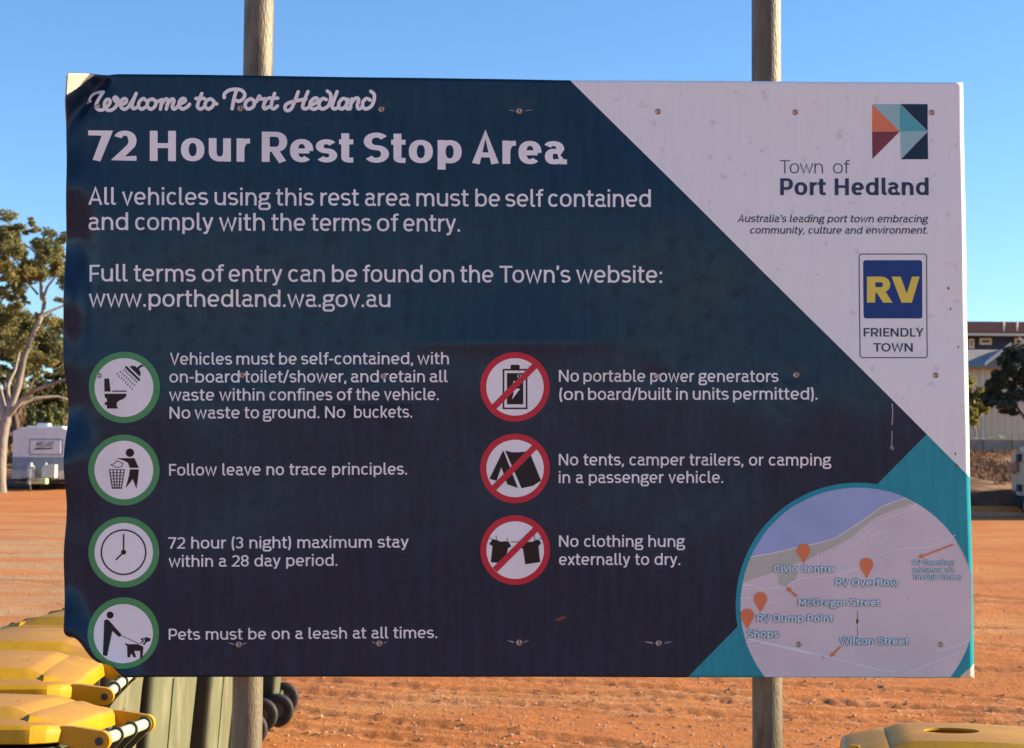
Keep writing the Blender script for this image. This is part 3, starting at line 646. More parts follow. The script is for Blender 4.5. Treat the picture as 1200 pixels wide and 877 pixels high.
# script line
def spl(P, n=6):
    out = []; P = [P[0]]+list(P)+[P[-1]]
    for i in range(1, len(P)-2):
        p0, p1, p2, p3 = P[i-1:i+3]
        for k in range(n):
            t = k/n
            out.append(tuple(.5*((2*p1[j])+(-p0[j]+p2[j])*t+(2*p0[j]-5*p1[j]+4*p2[j]-p3[j])*t*t+(-p0[j]+3*p1[j]-3*p2[j]+p3[j])*t**3) for j in (0, 1)))
    out.append(P[-2]); return out
S1 = [[(62,152),(52,128),(72,97),(118,84),(172,88)], [(168,92),(132,150),(117,192),(128,220),(158,228),(188,214),(222,180),(226,152),(205,146),(186,168),(184,200),(205,228),(245,225),(280,190),(290,152),(272,128),(258,140),(280,168),(312,176)],
 [(315,188),(350,170),(355,147),(335,140),(314,162),(310,200),(338,222),(372,205)], [(372,205),(412,140),(432,100)], [(432,100),(408,160),(400,198),(412,218),(445,205)],
 [(505,152),(488,140),(460,160),(450,198),(475,222),(515,200)], [(556,145),(530,155),(518,195),(545,222),(578,202),(586,165),(560,143)], [(584,168),(612,158),(632,150)],
 [(635,150),(622,222)], [(628,190),(660,146),(682,158),(668,222)], [(674,190),(708,146),(728,156),(715,205),(732,222),(765,195)],
 [(765,188),(810,165),(816,147),(795,140),(772,162),(768,200),(795,222),(832,205),(850,185)], [(945,102),(916,175),(914,208),(938,222),(970,200)], [(900,140),(965,140)],
 [(1012,143),(982,158),(970,198),(995,222),(1030,200),(1040,165),(1015,143)], [(1038,172),(1062,182)]]
S2 = [[(-12,122),(-10,95),(22,70),(70,62),(112,70),(135,98),(122,132),(92,148),(72,142)], [(74,74),(55,140),(44,202)], [(178,130),(148,148),(138,182),(160,204),(195,188),(206,152),(182,130)],
 [(202,158),(222,146),(240,112),(252,132),(290,132),(276,162),(270,190),(282,202),(308,188)], [(350,92),(330,155),(326,190),(345,202),(370,182)], [(308,126),(372,126)],
 [(520,80),(496,145),(470,200),(440,215),(424,195),(440,165),(500,146),(575,132)], [(590,78),(562,148),(552,190),(572,202),(606,185)],
 [(606,178),(650,155),(662,132),(640,124),(612,148),(605,185),(630,204),(668,190)], [(722,135),(696,128),(672,156),(674,190),(700,202),(738,178),(754,130),(752,95),(730,74)],
 [(800,78),(775,145),(764,186),(782,202),(812,188)], [(874,136),(842,128),(816,155),(814,190),(838,202),(868,172),(880,134)], [(878,136),(866,182),(876,202),(898,190)],
 [(908,130),(893,202)], [(900,165),(932,126),(956,134),(946,178),(956,202),(986,186)], [(1038,138),(1010,128),(986,154),(988,190),(1014,202),(1050,178),(1068,130),(1066,95),(1044,76)]]
a = Art(.0016)
for S, sc, ox, oy in ((S1, 6.667, 95, 95), (S2, 6.154, 265, 95)):
    for st in S:
        P = [(ox+p[0]/sc, oy+p[1]/sc) for p in st]; w = 4.15
        a.stroke(spl(P), w)
        for e in (P[0], P[-1]): a.disc(e[0], e[1], 0.01, w/2, n=14, rings=1)
a.obj('script_lettering', v_white, sign)

# ---- pictograms
def picto(name, c, R, ic, ir, col, draw, sc, ox, oy):
    e = Art(.0004); e.disc(c[0], c[1], ir-.6, R, rings=3); ring = e.obj(name, col, sign)
    e = Art(.0009); e.disc(ic[0], ic[1], 0.01, ir, rings=10); e.obj('disc', v_white, ring)
    e = Art(.0013); T = lambda pts: [(ox+p[0]/sc, oy+p[1]/sc) for p in pts]
    draw(e, T, 1/sc); e.obj('symbol', [v_black, v_white], ring)
    if col is v_red:
        e = Art(.0017); e.stroke(T([(706, 222), (268, 664)] if 'clothes' not in name else [(678, 226), (262, 640)]), 7.2); e.obj('slash', v_red, ring)
    return ring
def d1(e, T, k):
    for p in ([(260,350),(305,350),(320,472),(262,472)], [(335,462),(468,462),(468,473),(335,473)], [(262,492),(467,492),(462,520),(440,540),(400,555),(378,575),(375,600),(390,630),(285,630),(285,597),(265,595),(265,570),(285,570),(285,545),(265,520)],
              [(498,240),(520,230),(550,235),(566,250),(590,226),(612,221),(630,236),(605,241),(582,262),(598,290),(597,318),(588,330)]): e.poly(T(p))
    e.stroke(T([(458,238),(591,368)]), 20*k)
    for (a0, a1, n) in (((447,268),(560,380),8), ((412,288),(540,412),8), ((382,308),(520,445),8)):
        for i in range(n):
            f = i/(n-1); x, y = a0[0]+(a1[0]-a0[0])*f, a0[1]+(a1[1]-a0[1])*f
            e.stroke(T([(x+5, y-9), (x-5, y+9)]), 8*k)
def d2(e, T, k):
    e.disc(*T([(547,270)])[0], .01, 43*k, n=24, rings=1)
    e.poly(T([(405,325),(592,325),(637,425),(545,425),(525,372),(480,348)])); e.poly(T([(545,440),(638,440),(625,560),(612,640),(575,540),(500,635),(535,510)]))
    e.stroke(T([(345,390),(385,385),(412,352),(475,378),(462,410),(410,422),(372,402),(345,390)]), 7*k)
    for i in range(5):
        f = i/4; e.stroke(T([(336+f*152, 440), (366+f*92, 638)]), 10*k)
    for j in range(7):
        g = j/6; y = 444+g*188; xl = 334+g*30; xr = 490-g*28; e.stroke(T([(xl, y), (xr, y)]), (8 if j < 6 else 14)*k)
def d3(e, T, k):
    c = T([(506,437)])[0]; e.disc(*c, 232*k, 248*k, rings=1)
    e.stroke(T([(506,437),(506,243)]), 16*k); e.stroke(T([(506,437),(422,520)]), 16*k); e.disc(*c, .01, 28*k, n=24, rings=1)
def d4(e, T, k):
    e.disc(*T([(517,272)])[0], .01, 36*k, n=24, rings=1)
    e.poly(T([(455,330),(480,315),(500,322),(632,470),(628,492),(605,495),(540,435),(495,690),(452,680)])); e.stroke(T([(632,483),(830,572)]), 6*k)
    e.poly(T([(665,565),(685,562),(700,572),(800,570),(860,595),(858,625),(850,715),(826,715),(828,640),(765,640),(787,705),(762,707),(735,665),(722,707),(697,705),(692,590)]))
    e.poly(T([(828,512),(870,508),(890,498),(935,512),(928,540),(895,548),(870,580),(826,556),(850,540)])); e.stroke(T([(865,515),(870,548),(838,566)]), 9*k, 1, .0001)
def d5(e, T, k):
    e.stroke(T([(369,263),(619,263),(619,681),(369,681),(369,263)]), 17*k); e.poly(T([(446,260),(446,218),(456,210),(534,210),(544,218),(544,260)]))
    e.poly(T([(407,300),(582,300),(582,637),(407,637)])); e.poly(T([(478,386),(530,386),(508,468),(550,468),(460,585),(482,508),(440,508)]), 1, .00015)
def d6(e, T, k):
    e.poly(T([(365,260),(372,270),(525,665),(410,625),(345,440),(295,588),(218,565)])); e.poly(T([(387,260),(460,278),(540,278),(630,268),(660,300),(775,585),(690,640),(565,668)]))
def d7(e, T, k):
    e.poly(T([(240,322),(290,335),(320,350),(360,345),(405,350),(430,400),(398,415),(385,470),(375,575),(220,560),(238,395),(203,375)]))
    e.poly(T([(520,385),(560,345),(600,352),(650,350),(690,328),(720,335),(737,368),(710,395),(727,560),(575,582),(550,420),(525,415)]))
    for p in ([(205,316),(240,325)], [(425,352),(600,352)], [(712,322),(748,310)]): e.stroke(T(p), 7*k)
    for p in ([(275,290),(278,330)], [(388,310),(388,355)], [(665,285),(672,335)]): e.stroke(T(p), 7*k)
picto('toilet_shower_pictogram', (145.8,454.2), 41.7, (145.5,454.4), 34.4, v_green, d1, 7.975, 90, 400)
picto('litter_pictogram', (145.3,551), 41.5, (145.2,551), 34.3, v_green, d2, 8.767, 90, 500)
picto('clock_pictogram', (145.2,647.3), 41.4, (145.1,647.3), 34.2, v_green, d3, 9.23, 90, 600)
picto('dog_leash_pictogram', (144.7,741.9), 41.6, (144.7,742.6), 34.6, v_green, d4, 8.77, 70, 690)
picto('no_generator_pictogram', (603.4,453.7), 40.6, (603.4,453.7), 33.6, v_red, d5, 9.227, 550, 405)
picto('no_tent_pictogram', (603.6,549.2), 40.7, (603.6,549.2), 33.6, v_red, d6, 9.227, 550, 500)
picto('no_clothes_drying_pictogram', (603.7,644.8), 40.8, (603.7,644.8), 33.7, v_red, d7, 8.77, 550, 595)

# ---- town logo
T5 = lambda pts: [(900+p[0]/4.87, 110+p[1]/4.87) for p in pts]
lg = Art(.0004)
for pts, m in (([(595,60),(752,215),(595,215)], 0), ([(595,216),(752,216),(597,372)], 1), ([(596,59),(752,60),(752,215)], 2), ([(753,60),(909,215),(753,215)], 3),
               ([(755,59),(911,60),(911,214)], 4), ([(755,216),(909,216),(760,374)], 2), ([(911,217),(914,374),(761,374)], 4)): lg.poly(T5(pts), m)
logo = lg.obj('town_logo', [v_orange, v_maroon, v_pale, v_mid, v_navy], sign)
a = Art(.0006); words(a, [('Town', 914, 964.6), ('of', 976.6, 996)], 203, 203.3, 15.2, .085); 
words(a, [('Port', 914.4, 967.8), ('Hedland', 978.4, 1088)], 228.8, 229, 19.8, .205, wy=.16)
a.obj('logo_lettering', v_ink, logo)
a = Art(.0006); a.text("Australia's leading port town embracing", 864.3, 1086.3, 260.5, 261.2, 8.6, .15, slant=.2); a.obj('tagline_lettering', v_ink, sign); a = Art(.0006); a.text('community, culture and environment.', 878.5, 1086.5, 274, 274.3, 8.4, .15, slant=.2)
a.obj('tagline_lettering', v_ink, sign)

# ---- RV friendly town badge
def rrect(x0, y0, x1, y1, r, n=6, sh=0):
    P = []
    for (cx_, cy_, a0) in ((x1-r, y0+r, -90), (x1-r, y1-r, 0), (x0+r, y1-r, 90), (x0+r, y0+r, 180)):
        for k in range(n+1):
            t = math.radians(a0+90*k/n); P.append((cx_+r*math.cos(t)+sh*((cy_+r*math.sin(t))-y0)/(y1-y0), cy_+r*math.sin(t)))
    return P
b = Art(.0004); P = rrect(1006.6, 298, 1085.6, 419.4, 3, sh=1.0); b.stroke(P+[P[0]], 1.1); badge = b.obj('friendly_town_badge', v_ink, sign)
b = Art(.0004); b.poly(rrect(1011.3, 305.2, 1080.4, 373.4, 3, sh=.6)); b.obj('blue_panel', v_blue, badge)
b = Art(.0008); T6 = lambda pts: [(960+p[0]/5.845, 280+p[1]/5.845) for p in pts]
b.poly(T6([(326,260),(383,260),(383,438),(326,438)])); V_, F_ = ribbon([(380,279)]+A_(418,315,42,36,90,-90,2.2)[::-1]+[(380,351)], 25, 19.5)
b.add(T6(V_), F_); b.poly(T6([(388,362),(446,352),(501,438),(437,438)])); b.poly(T6([(495,260),(556,260),(599,377),(634,260),(686,260),(634,438),(563,438)])); b.obj('large_lettering', v_yel, badge)
b = Art(.0005); b.text('FRIENDLY', 1011.9, 1082.3, 394.6, 394.8, 9.9, .17, wy=.15); b.text('TOWN', 1023, 1069.5, 412.3, 412.3, 9.9, .17, wy=.15); b.obj('small_lettering', v_ink, badge)

# ---- street map
MC = (1005, 709); MR = 137.3
def clipc(poly, c=MC, r=MR, n=120):
    cp = [(c[0]+r*math.cos(2*math.pi*k/n), c[1]+r*math.sin(2*math.pi*k/n)) for k in range(n)]
    cp = clip_(cp, [(0, 0), (1137.0, 0), (1137.9, 600), (1141.0, 793.7), (0, 793.0)])
    return clip_(poly, cp)
big = [(800, 500), (1200, 500), (1200, 900), (800, 900)]
e = Art(.0003); e.poly(clipc(big, r=MR+.4)); mapo = e.obj('street_map', v_land, sign)
e = Art(.0003)                                                 # teal ring
n = 160; Pi = []; Fi = []
for k in range(n+1):
    t = math.radians(96 + (286-96)*k/n)                        # visible left and top part of the ring
    Pi += [(MC[0]+MR*math.cos(t), MC[1]+MR*math.sin(t)), (MC[0]-.4+(MR+5.4)*math.cos(t), MC[1]-.4+(MR+5.4)*math.sin(t))]
keep = [k for k in range(n) if max(Pi[2*k+1][1], Pi[2*k+3][1]) < 792]
e.add(Pi, [(2*k, 2*k+1, 2*k+3, 2*k+2) for k in keep]); e.obj('map_ring', v_teal, mapo)
coast = [(860, 657), (879.4, 652.3), (905, 648), (931.8, 642), (955, 637), (978, 631), (1000, 617), (1019, 604.4), (1032.7, 594), (1046, 588.5), (1061.8, 583.2), (1085, 577)]
grn = [(855, 688), (871, 682.4), (890, 676), (909.5, 669.4), (930, 661), (950.6, 654), (981.4, 638.6), (998, 630), (1012, 618), (1027.6, 605.4), (1050, 597), (1072, 589.7), (1090, 583)]
e = Art(.0006); e.poly(clipc(coast+[(1085, 500), (860, 500)], r=MR)); e.obj('sea', v_sea, mapo)
e = Art(.0007); e.poly(clipc(coast+grn[::-1], r=MR)); e.obj('park', v_park, mapo); e = Art(.0008); e.poly([(913, 671), (933.5, 669), (933.5, 675), (932, 680), (918, 687.5), (912, 683)]); e.obj('park', v_park, mapo); e = Art(.0007); e.poly(clipc([(1113, 619), (1124, 630), (1142, 660), (1142, 680), (1137, 671)], r=MR)); e.obj('park', v_park, mapo)
e = Art(.0013); w = 1.0
e.stroke([(p[0], p[1]+.3) for p in coast[1:-1]], 1.0)
for p in ([(870,686),(880,686),(892,690),(905,689),(918,688)], [(868,701),(884,701),(905,706),(921,688),(936,679),(960,676),(985,672),(1010,664),(1032,650),(1060,643),(1090,641),(1110,634),(1119,627)],
          [(958,648),(958,660),(957,672)], [(1026,640),(1036,634),(1040,628),(1035,622),(1020,628)], [(1035,650),(1042,638),(1050,625)], [(874,752),(892,752),(926,759),(950,765),(990,775),(1030,785),(1050,788)],
          [(885,772),(905,779),(925,790)], [(1060,790),(1085,780),(1110,770),(1132,762)], [(1096,764),(1120,757),(1136,750)], [(875,757),(888,757),(898,752)], [(960,655),(985,645),(1010,632),(1030,612),(1060,600),(1074,592)]):
    e.stroke(spl(p, 4), 1.15)
e.stroke(spl([(876,748),(905,756),(950,766)], 4), 2.2)
e.obj('road', v_road, mapo)
for (px_, py_, tx, ty) in ((941.4,645,941.6,660.5), (1015.3,661.8,1015.6,678), (890.7,701.6,891,717.6), (875.3,721.2,875.5,737)):
    e = Art(.0018); e.disc(px_, py_, .01, 7.9, n=32, rings=2); e.poly([(px_-7.5, py_+2.4), (px_+7.5, py_+2.4), (tx, ty)], dz=.0001); e.obj('map_pin', v_orange, mapo)
for (x0, y0, x1, y1, w) in ((934,699.7,921,687.8,2.2), (984.8,758.4,972.5,770.5,2.2), (1116.8,638.2,1075.8,653.8,1.8)):
    e = Art(.0018); dx, dy = x1-x0, y1-y0; l = math.hypot(dx, dy); dx, dy = dx/l, dy/l
    e.stroke([(x0, y0), (x1-dx*4, y1-dy*4)], w); e.poly([(x1, y1), (x1-dx*6-dy*3, y1-dy*6+dx*3), (x1-dx*6+dy*3, y1-dy*6-dx*3)], dz=.0001); e.obj('map_arrow', v_orange, mapo)
LB = [('Civic Centre', 906.6, 977, 670.6, 8.4), ('RV Overflow', 979, 1052.5, 686.8, 8.4), ('McGregor Street', 935.5, 1031.5, 710.3, 8.4), ('RV Dump Point', 887, 976.2, 728.8, 8.6), ('Shops', 875.8, 912.2, 747, 8.6), ('Wilson Street', 984.2, 1065, 755.8, 8.6),
      ('RV Overflow', 1069.4, 1118, 662.4, 6), ('entrance via', 1069.4, 1118, 670.9, 6), ('Tindale Street', 1069.4, 1126, 679.4, 6)]
for t, x0, x1, y, c in LB:
    e = Art(.0016); e.text(t, x0, x1, y, y+.2, c, .23, wy=.18, grow=.10 if c > 7 else .085)
    e.text(t, x0, x1, y, y+.2, c, .185 if c > 7 else .15, wy=.15 if c > 7 else .12, m=1, dz=.0003); e.obj('map_label', [v_halo, v_lab], mapo)

# ---- rivets, painted crease glints with a drip, rust
riv_m = mat('rivet_metal', (.55, .48, .42), .45, var=(.30, .18, .10), vscale=300, metal=.5); riv_d = mat('rivet_hole', (.05, .035, .03), .8)
mb = MB(); n = 18; prof = [(0, -.0009), (.0011, -.0009), (.0014, .0006), (.0026, .0022), (.0042, .0017), (.0058, .0004), (.0062, 0)]
V = []; Fc = []; Mi = []
for (r, z) in prof: V += [(r*math.cos(2*math.pi*k/n), r*math.sin(2*math.pi*k/n), z) for k in range(n)]
for i in range(len(prof)-1):
    for k in range(n): Fc.append((i*n+k, (i)*n+(k+1) % n, (i+1)*n+(k+1) % n, (i+1)*n+k)); Mi.append(1 if i < 2 else 0)
rv = None
for (x, y) in RIV:
    P = surf(np.array([x]), np.array([y]), .0002)[0]
    if rv is None: rv = mk('rivet', V, [f[::-1] for f in Fc], [riv_m, riv_d], sign, True, Mi); o = rv
    else: o = rv.copy(); COL.objects.link(o); o.parent = sign
    o.matrix_basis = Matrix.Translation(Vector(P)) @ Matrix((( *PU, 0), (*PW, 0), (*PN, 0), (0, 0, 0, 1))).transposed()
glint_drip_m = mat('pale_glint_and_drip', (.40, .36, .36), .5); rust = mat('rust_chip', (.16, .05, .025), .9, var=(.3, .12, .05), vscale=400)
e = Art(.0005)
for (x, y, s, dy) in ((608.6, 130, 1.0, -1.2), (280, 755.5, .9, -2.5), (444.5, 754.5, .9, -2.5), (608.5, 753.5, 1.0, -3), (772, 754, 1.05, -2)):  # pale strips painted as glints on the creases beside the rivets
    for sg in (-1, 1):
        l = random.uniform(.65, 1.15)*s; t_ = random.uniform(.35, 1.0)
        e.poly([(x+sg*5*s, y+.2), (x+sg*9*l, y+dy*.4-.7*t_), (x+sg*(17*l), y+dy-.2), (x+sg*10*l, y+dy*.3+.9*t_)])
for p, w in (([(1045.2,473),(1045.8,485),(1045,498)], 1.3), ([(1045.2,505),(1045,516),(1044.5,521)], 1.0), ([(1043,526),(1045,522),(1047,526),(1044.5,527.5)], 1.2)): e.stroke(p, w)
e.obj('crease_glints_and_drip', glint_drip_m, sign)['kind'] = 'stuff'
e = Art(.00055)
for (x, y, s) in ((656, 725.5, 1.0),): e.poly([(x-6, y+2.6), (x-3, y-.5), (x+3, y-2.6), (x+7, y-3.5), (x+6, y-.8), (x+1, y+1.6)])
for k in range(32):
    x = random.uniform(830, 1130); y = random.uniform(110, 785)
    if x < 668+(y-94)*1.0+8 and not (math.hypot(x-MC[0], y-MC[1]) < 120): continue
    r = random.choice([.3, .35, .45, .6]); e.poly([(x+r*random.uniform(.7, 1.3)*math.cos(t), y+r*random.uniform(.8, 1.8)*math.sin(t)) for t in np.linspace(0, 5.2, 6)])
for (x, y, r, s) in ((1111.5, 338, 1.6, 1.3), (1114, 362, 1.1, 1.3), (1123, 407, .8, 1.8), (1120, 532, .9, 2.2), (1005, 728.5, 1.6, 2.3), (965, 771, 1, 1), (1121, 545.5, 2, .8)):
    e.poly([(x+r*random.uniform(.7, 1.2)*math.cos(t), y+r*s*random.uniform(.7, 1.2)*math.sin(t)) for t in np.linspace(0, 5.4, 8)])
e.stroke([(1005, 716), (1005.2, 722), (1005, 728)], .7); e.stroke([(1005, 733), (1005, 748), (1004.6, 757)], .6)
e.obj('rust_spots', rust, sign)['kind'] = 'stuff'

# ---- posts, rails, clamps (behind the board)
galv = mat('galvanised_pipe', (.165, .135, .085), .55, var=(.11, .085, .055), vscale=5, vlo=.42, vhi=.62, bump=.25, bscale=90, stretch=(3, 3, .8), var2=(.08, .06, .04), v2scale=14, metal=.2)
for (xt, xb, YP) in ((303.4, 289.6, 3.236), (898, 899.2, 3.266)):
    mb = MB(); P0 = at(xb, 850, YP)-SIGN_O; P1 = at(xt, 20, YP)-SIGN_O; d = (P1-P0)
    pa = P0 + d*((-.35-P0.z)/d.z); pb = P0 + d*((2.78-P0.z)/d.z)
    mb.tube([pa, pa.lerp(pb, .3), pa.lerp(pb, .7), pb], .0301, n=40); po = mb.obj('post', galv, sign); fade(po)
    mc = MB(); mc.tube([pb, pb+Vector((0, 0, .012))], .033, n=24); cpo = mc.obj('post_cap', galv, po); fade(cpo)
for yy in (130, 440.5, 755):
    mb = MB(); A0 = Vector(surf(np.array([96.]), np.array([float(yy)]), -.018)[0]); A1 = Vector(surf(np.array([1122.]), np.array([float(yy)]), -.018)[0])
    A0 = Vector(A0); c = (A0+A1)/2; R3 = Matrix((PU, -PN, PW)).transposed()
    mb.box(c, ((A1-A0).length, .012, .038), R3); mb.obj('rail', alu, sign, bevel=.001)

# ================================================================ WHEELIE BINS
lid_m = mat('yellow_lid', (.68, .39, .006), .38, var=(.60, .32, .006), vscale=5, bump=.12, bscale=160, spec=.4, trans=.24, var2=(.56, .31, .02), v2scale=42)
add_dust(lid_m, (.46, .235, .075), .9, .90, .995, 11)
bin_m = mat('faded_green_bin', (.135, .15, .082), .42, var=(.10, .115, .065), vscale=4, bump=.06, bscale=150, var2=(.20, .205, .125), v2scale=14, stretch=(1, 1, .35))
def flank_shade(m, dark):        # front and back keep the faded colour; flanks coloured near-black to deepen their shade
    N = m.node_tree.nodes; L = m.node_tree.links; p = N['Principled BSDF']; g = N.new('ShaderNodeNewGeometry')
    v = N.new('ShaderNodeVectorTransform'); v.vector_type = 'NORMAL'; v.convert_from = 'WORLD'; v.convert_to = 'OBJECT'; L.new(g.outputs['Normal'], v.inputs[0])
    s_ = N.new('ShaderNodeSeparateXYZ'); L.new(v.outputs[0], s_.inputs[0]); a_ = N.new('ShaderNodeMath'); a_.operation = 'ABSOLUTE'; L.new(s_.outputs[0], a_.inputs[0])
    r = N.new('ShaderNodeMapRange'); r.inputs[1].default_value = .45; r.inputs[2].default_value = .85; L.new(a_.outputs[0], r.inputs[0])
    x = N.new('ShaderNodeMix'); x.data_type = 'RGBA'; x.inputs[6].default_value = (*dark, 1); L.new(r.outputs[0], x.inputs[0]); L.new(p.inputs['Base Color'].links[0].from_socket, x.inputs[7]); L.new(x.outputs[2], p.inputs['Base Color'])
flank_shade(bin_m, (.030, .038, .024))
hnd_m = mat('bin_handle_plastic', (.42, .45, .33), .5, var=(.36, .40, .30), vscale=12)
blk = mat('black_rubber', (.010, .010, .010), .7, var=(.024, .020, .017), vscale=14, bump=.2, bscale=120); hub_m = mat('wheel_hub', (.07, .065, .06), .6)
pin_m = mat('dark_pin', (.03, .03, .03), .5)
def rsec(cx, hx, hy, r, z, n=5):
    P = []
    for (sx, sy, a0) in ((1, -1, -90), (1, 1, 0), (-1, 1, 90), (-1, -1, 180)):
        for k in range(n+1):
            t = math.radians(a0+90*k/n); P.append(Vector((cx+sx*(hx-r)+r*math.cos(t), sy*(hy-r)+r*math.sin(t), z)))
    return P
# lid: stations from rear (hinge, +x) to front (-x): x, rim half width, rim z, shoulder half width, shoulder z, panel half width, panel z
LST = [(.235,.200,.003,.186,.005,.162,.006), (.228,.216,.009,.198,.011,.170,.011), (.205,.250,.013,.206,.015,.188,.019), (.178,.272,.015,.216,.017,.200,.024), (.158,.275,.015,.222,.018,.209,.030),
       (.148,.275,.015,.215,.021,.186,.031), (.125,.276,.015,.214,.022,.176,.041), (.105,.277,.015,.214,.023,.172,.045), (-.02,.278,.015,.216,.023,.172,.048), (-.150,.278,.015,.216,.023,.172,.045), (-.165,.278,.015,.216,.023,.172,.042),
       (-.215,.276,.014,.216,.021,.180,.026), (-.300,.272,.012,.212,.017,.182,.020), (-.330,.258,.008,.204,.012,.174,.013), (-.345,.236,.0,.192,.002,.162,.004)]
def lid_mesh(hole):
    V = []; n = 14
    for (x, yo, zr, ys, zs, yp, zp) in LST:
        half = [(yo, -.022), (yo+.003, -.020), (yo+.002, zr-.008), (yo-.008, zr), (ys, zs), (yp, zp), (yp*.5, zp+.002)]
        V += [Vector((x, -a, b)) for a, b in half] + [Vector((x, a, b)) for a, b in reversed(half)]
    Fc = []
    for i in range(len(LST)-1):
        for k in range(n-1): Fc.append((i*n+k, i*n+k+1, (i+1)*n+k+1, (i+1)*n+k))
    # rear and front skirts
    for i, dx in ((0, .004), (len(LST)-1, -.006)):
        b = len(V); V += [Vector((V[i*n+k].x+dx, V[i*n+k].y, -.022)) for k in range(n)]
        for k in range(n-1): Fc.append((i*n+k, b+k, b+k+1, i*n+k+1))
    me = bpy.data.meshes.new('lid'); me.from_pydata([tuple(v) for v in V], [], Fc); me.materials.append(lid_m)
    bm = bmesh.new(); bm.from_mesh(me); bmesh.ops.recalc_face_normals(bm, faces=bm.faces)
    if sum(f.normal.z for f in bm.faces) < 0: bmesh.ops.reverse_faces(bm, faces=bm.faces)
    bm.to_mesh(me); bm.free()
    o = bpy.data.objects.new('lid', me); COL.objects.link(o)
    sb = o.modifiers.new('thick', 'SOLIDIFY'); sb.thickness = .004; sb.offset = -1
    bv = o.modifiers.new('bevel', 'BEVEL'); bv.width = .005; bv.segments = 3; bv.limit_method = 'ANGLE'; bv.angle_limit = math.radians(16)
    if hole:
        c = MB(); c.tube([(hole[0], hole[1], -.1), (hole[0], hole[1], .2)], hole[2], n=48); co = c.obj('cutter', lid_m)
        bo = o.modifiers.new('hole', 'BOOLEAN'); bo.object = co; bo.operation = 'DIFFERENCE'; bo.solver = 'EXACT'
    dg = bpy.context.evaluated_depsgraph_get(); me2 = bpy.data.meshes.new_from_object(o.evaluated_get(dg)); me2.name = 'lid'
    bpy.data.objects.remove(o)
    if hole: bpy.data.objects.remove(co)
    me2.polygons.foreach_set('use_smooth', [True]*len(me2.polygons)); me2.set_sharp_from_angle(angle=math.radians(20))
    return me2
LIDZ = 1.040; PZ = 1.020; PX = .305
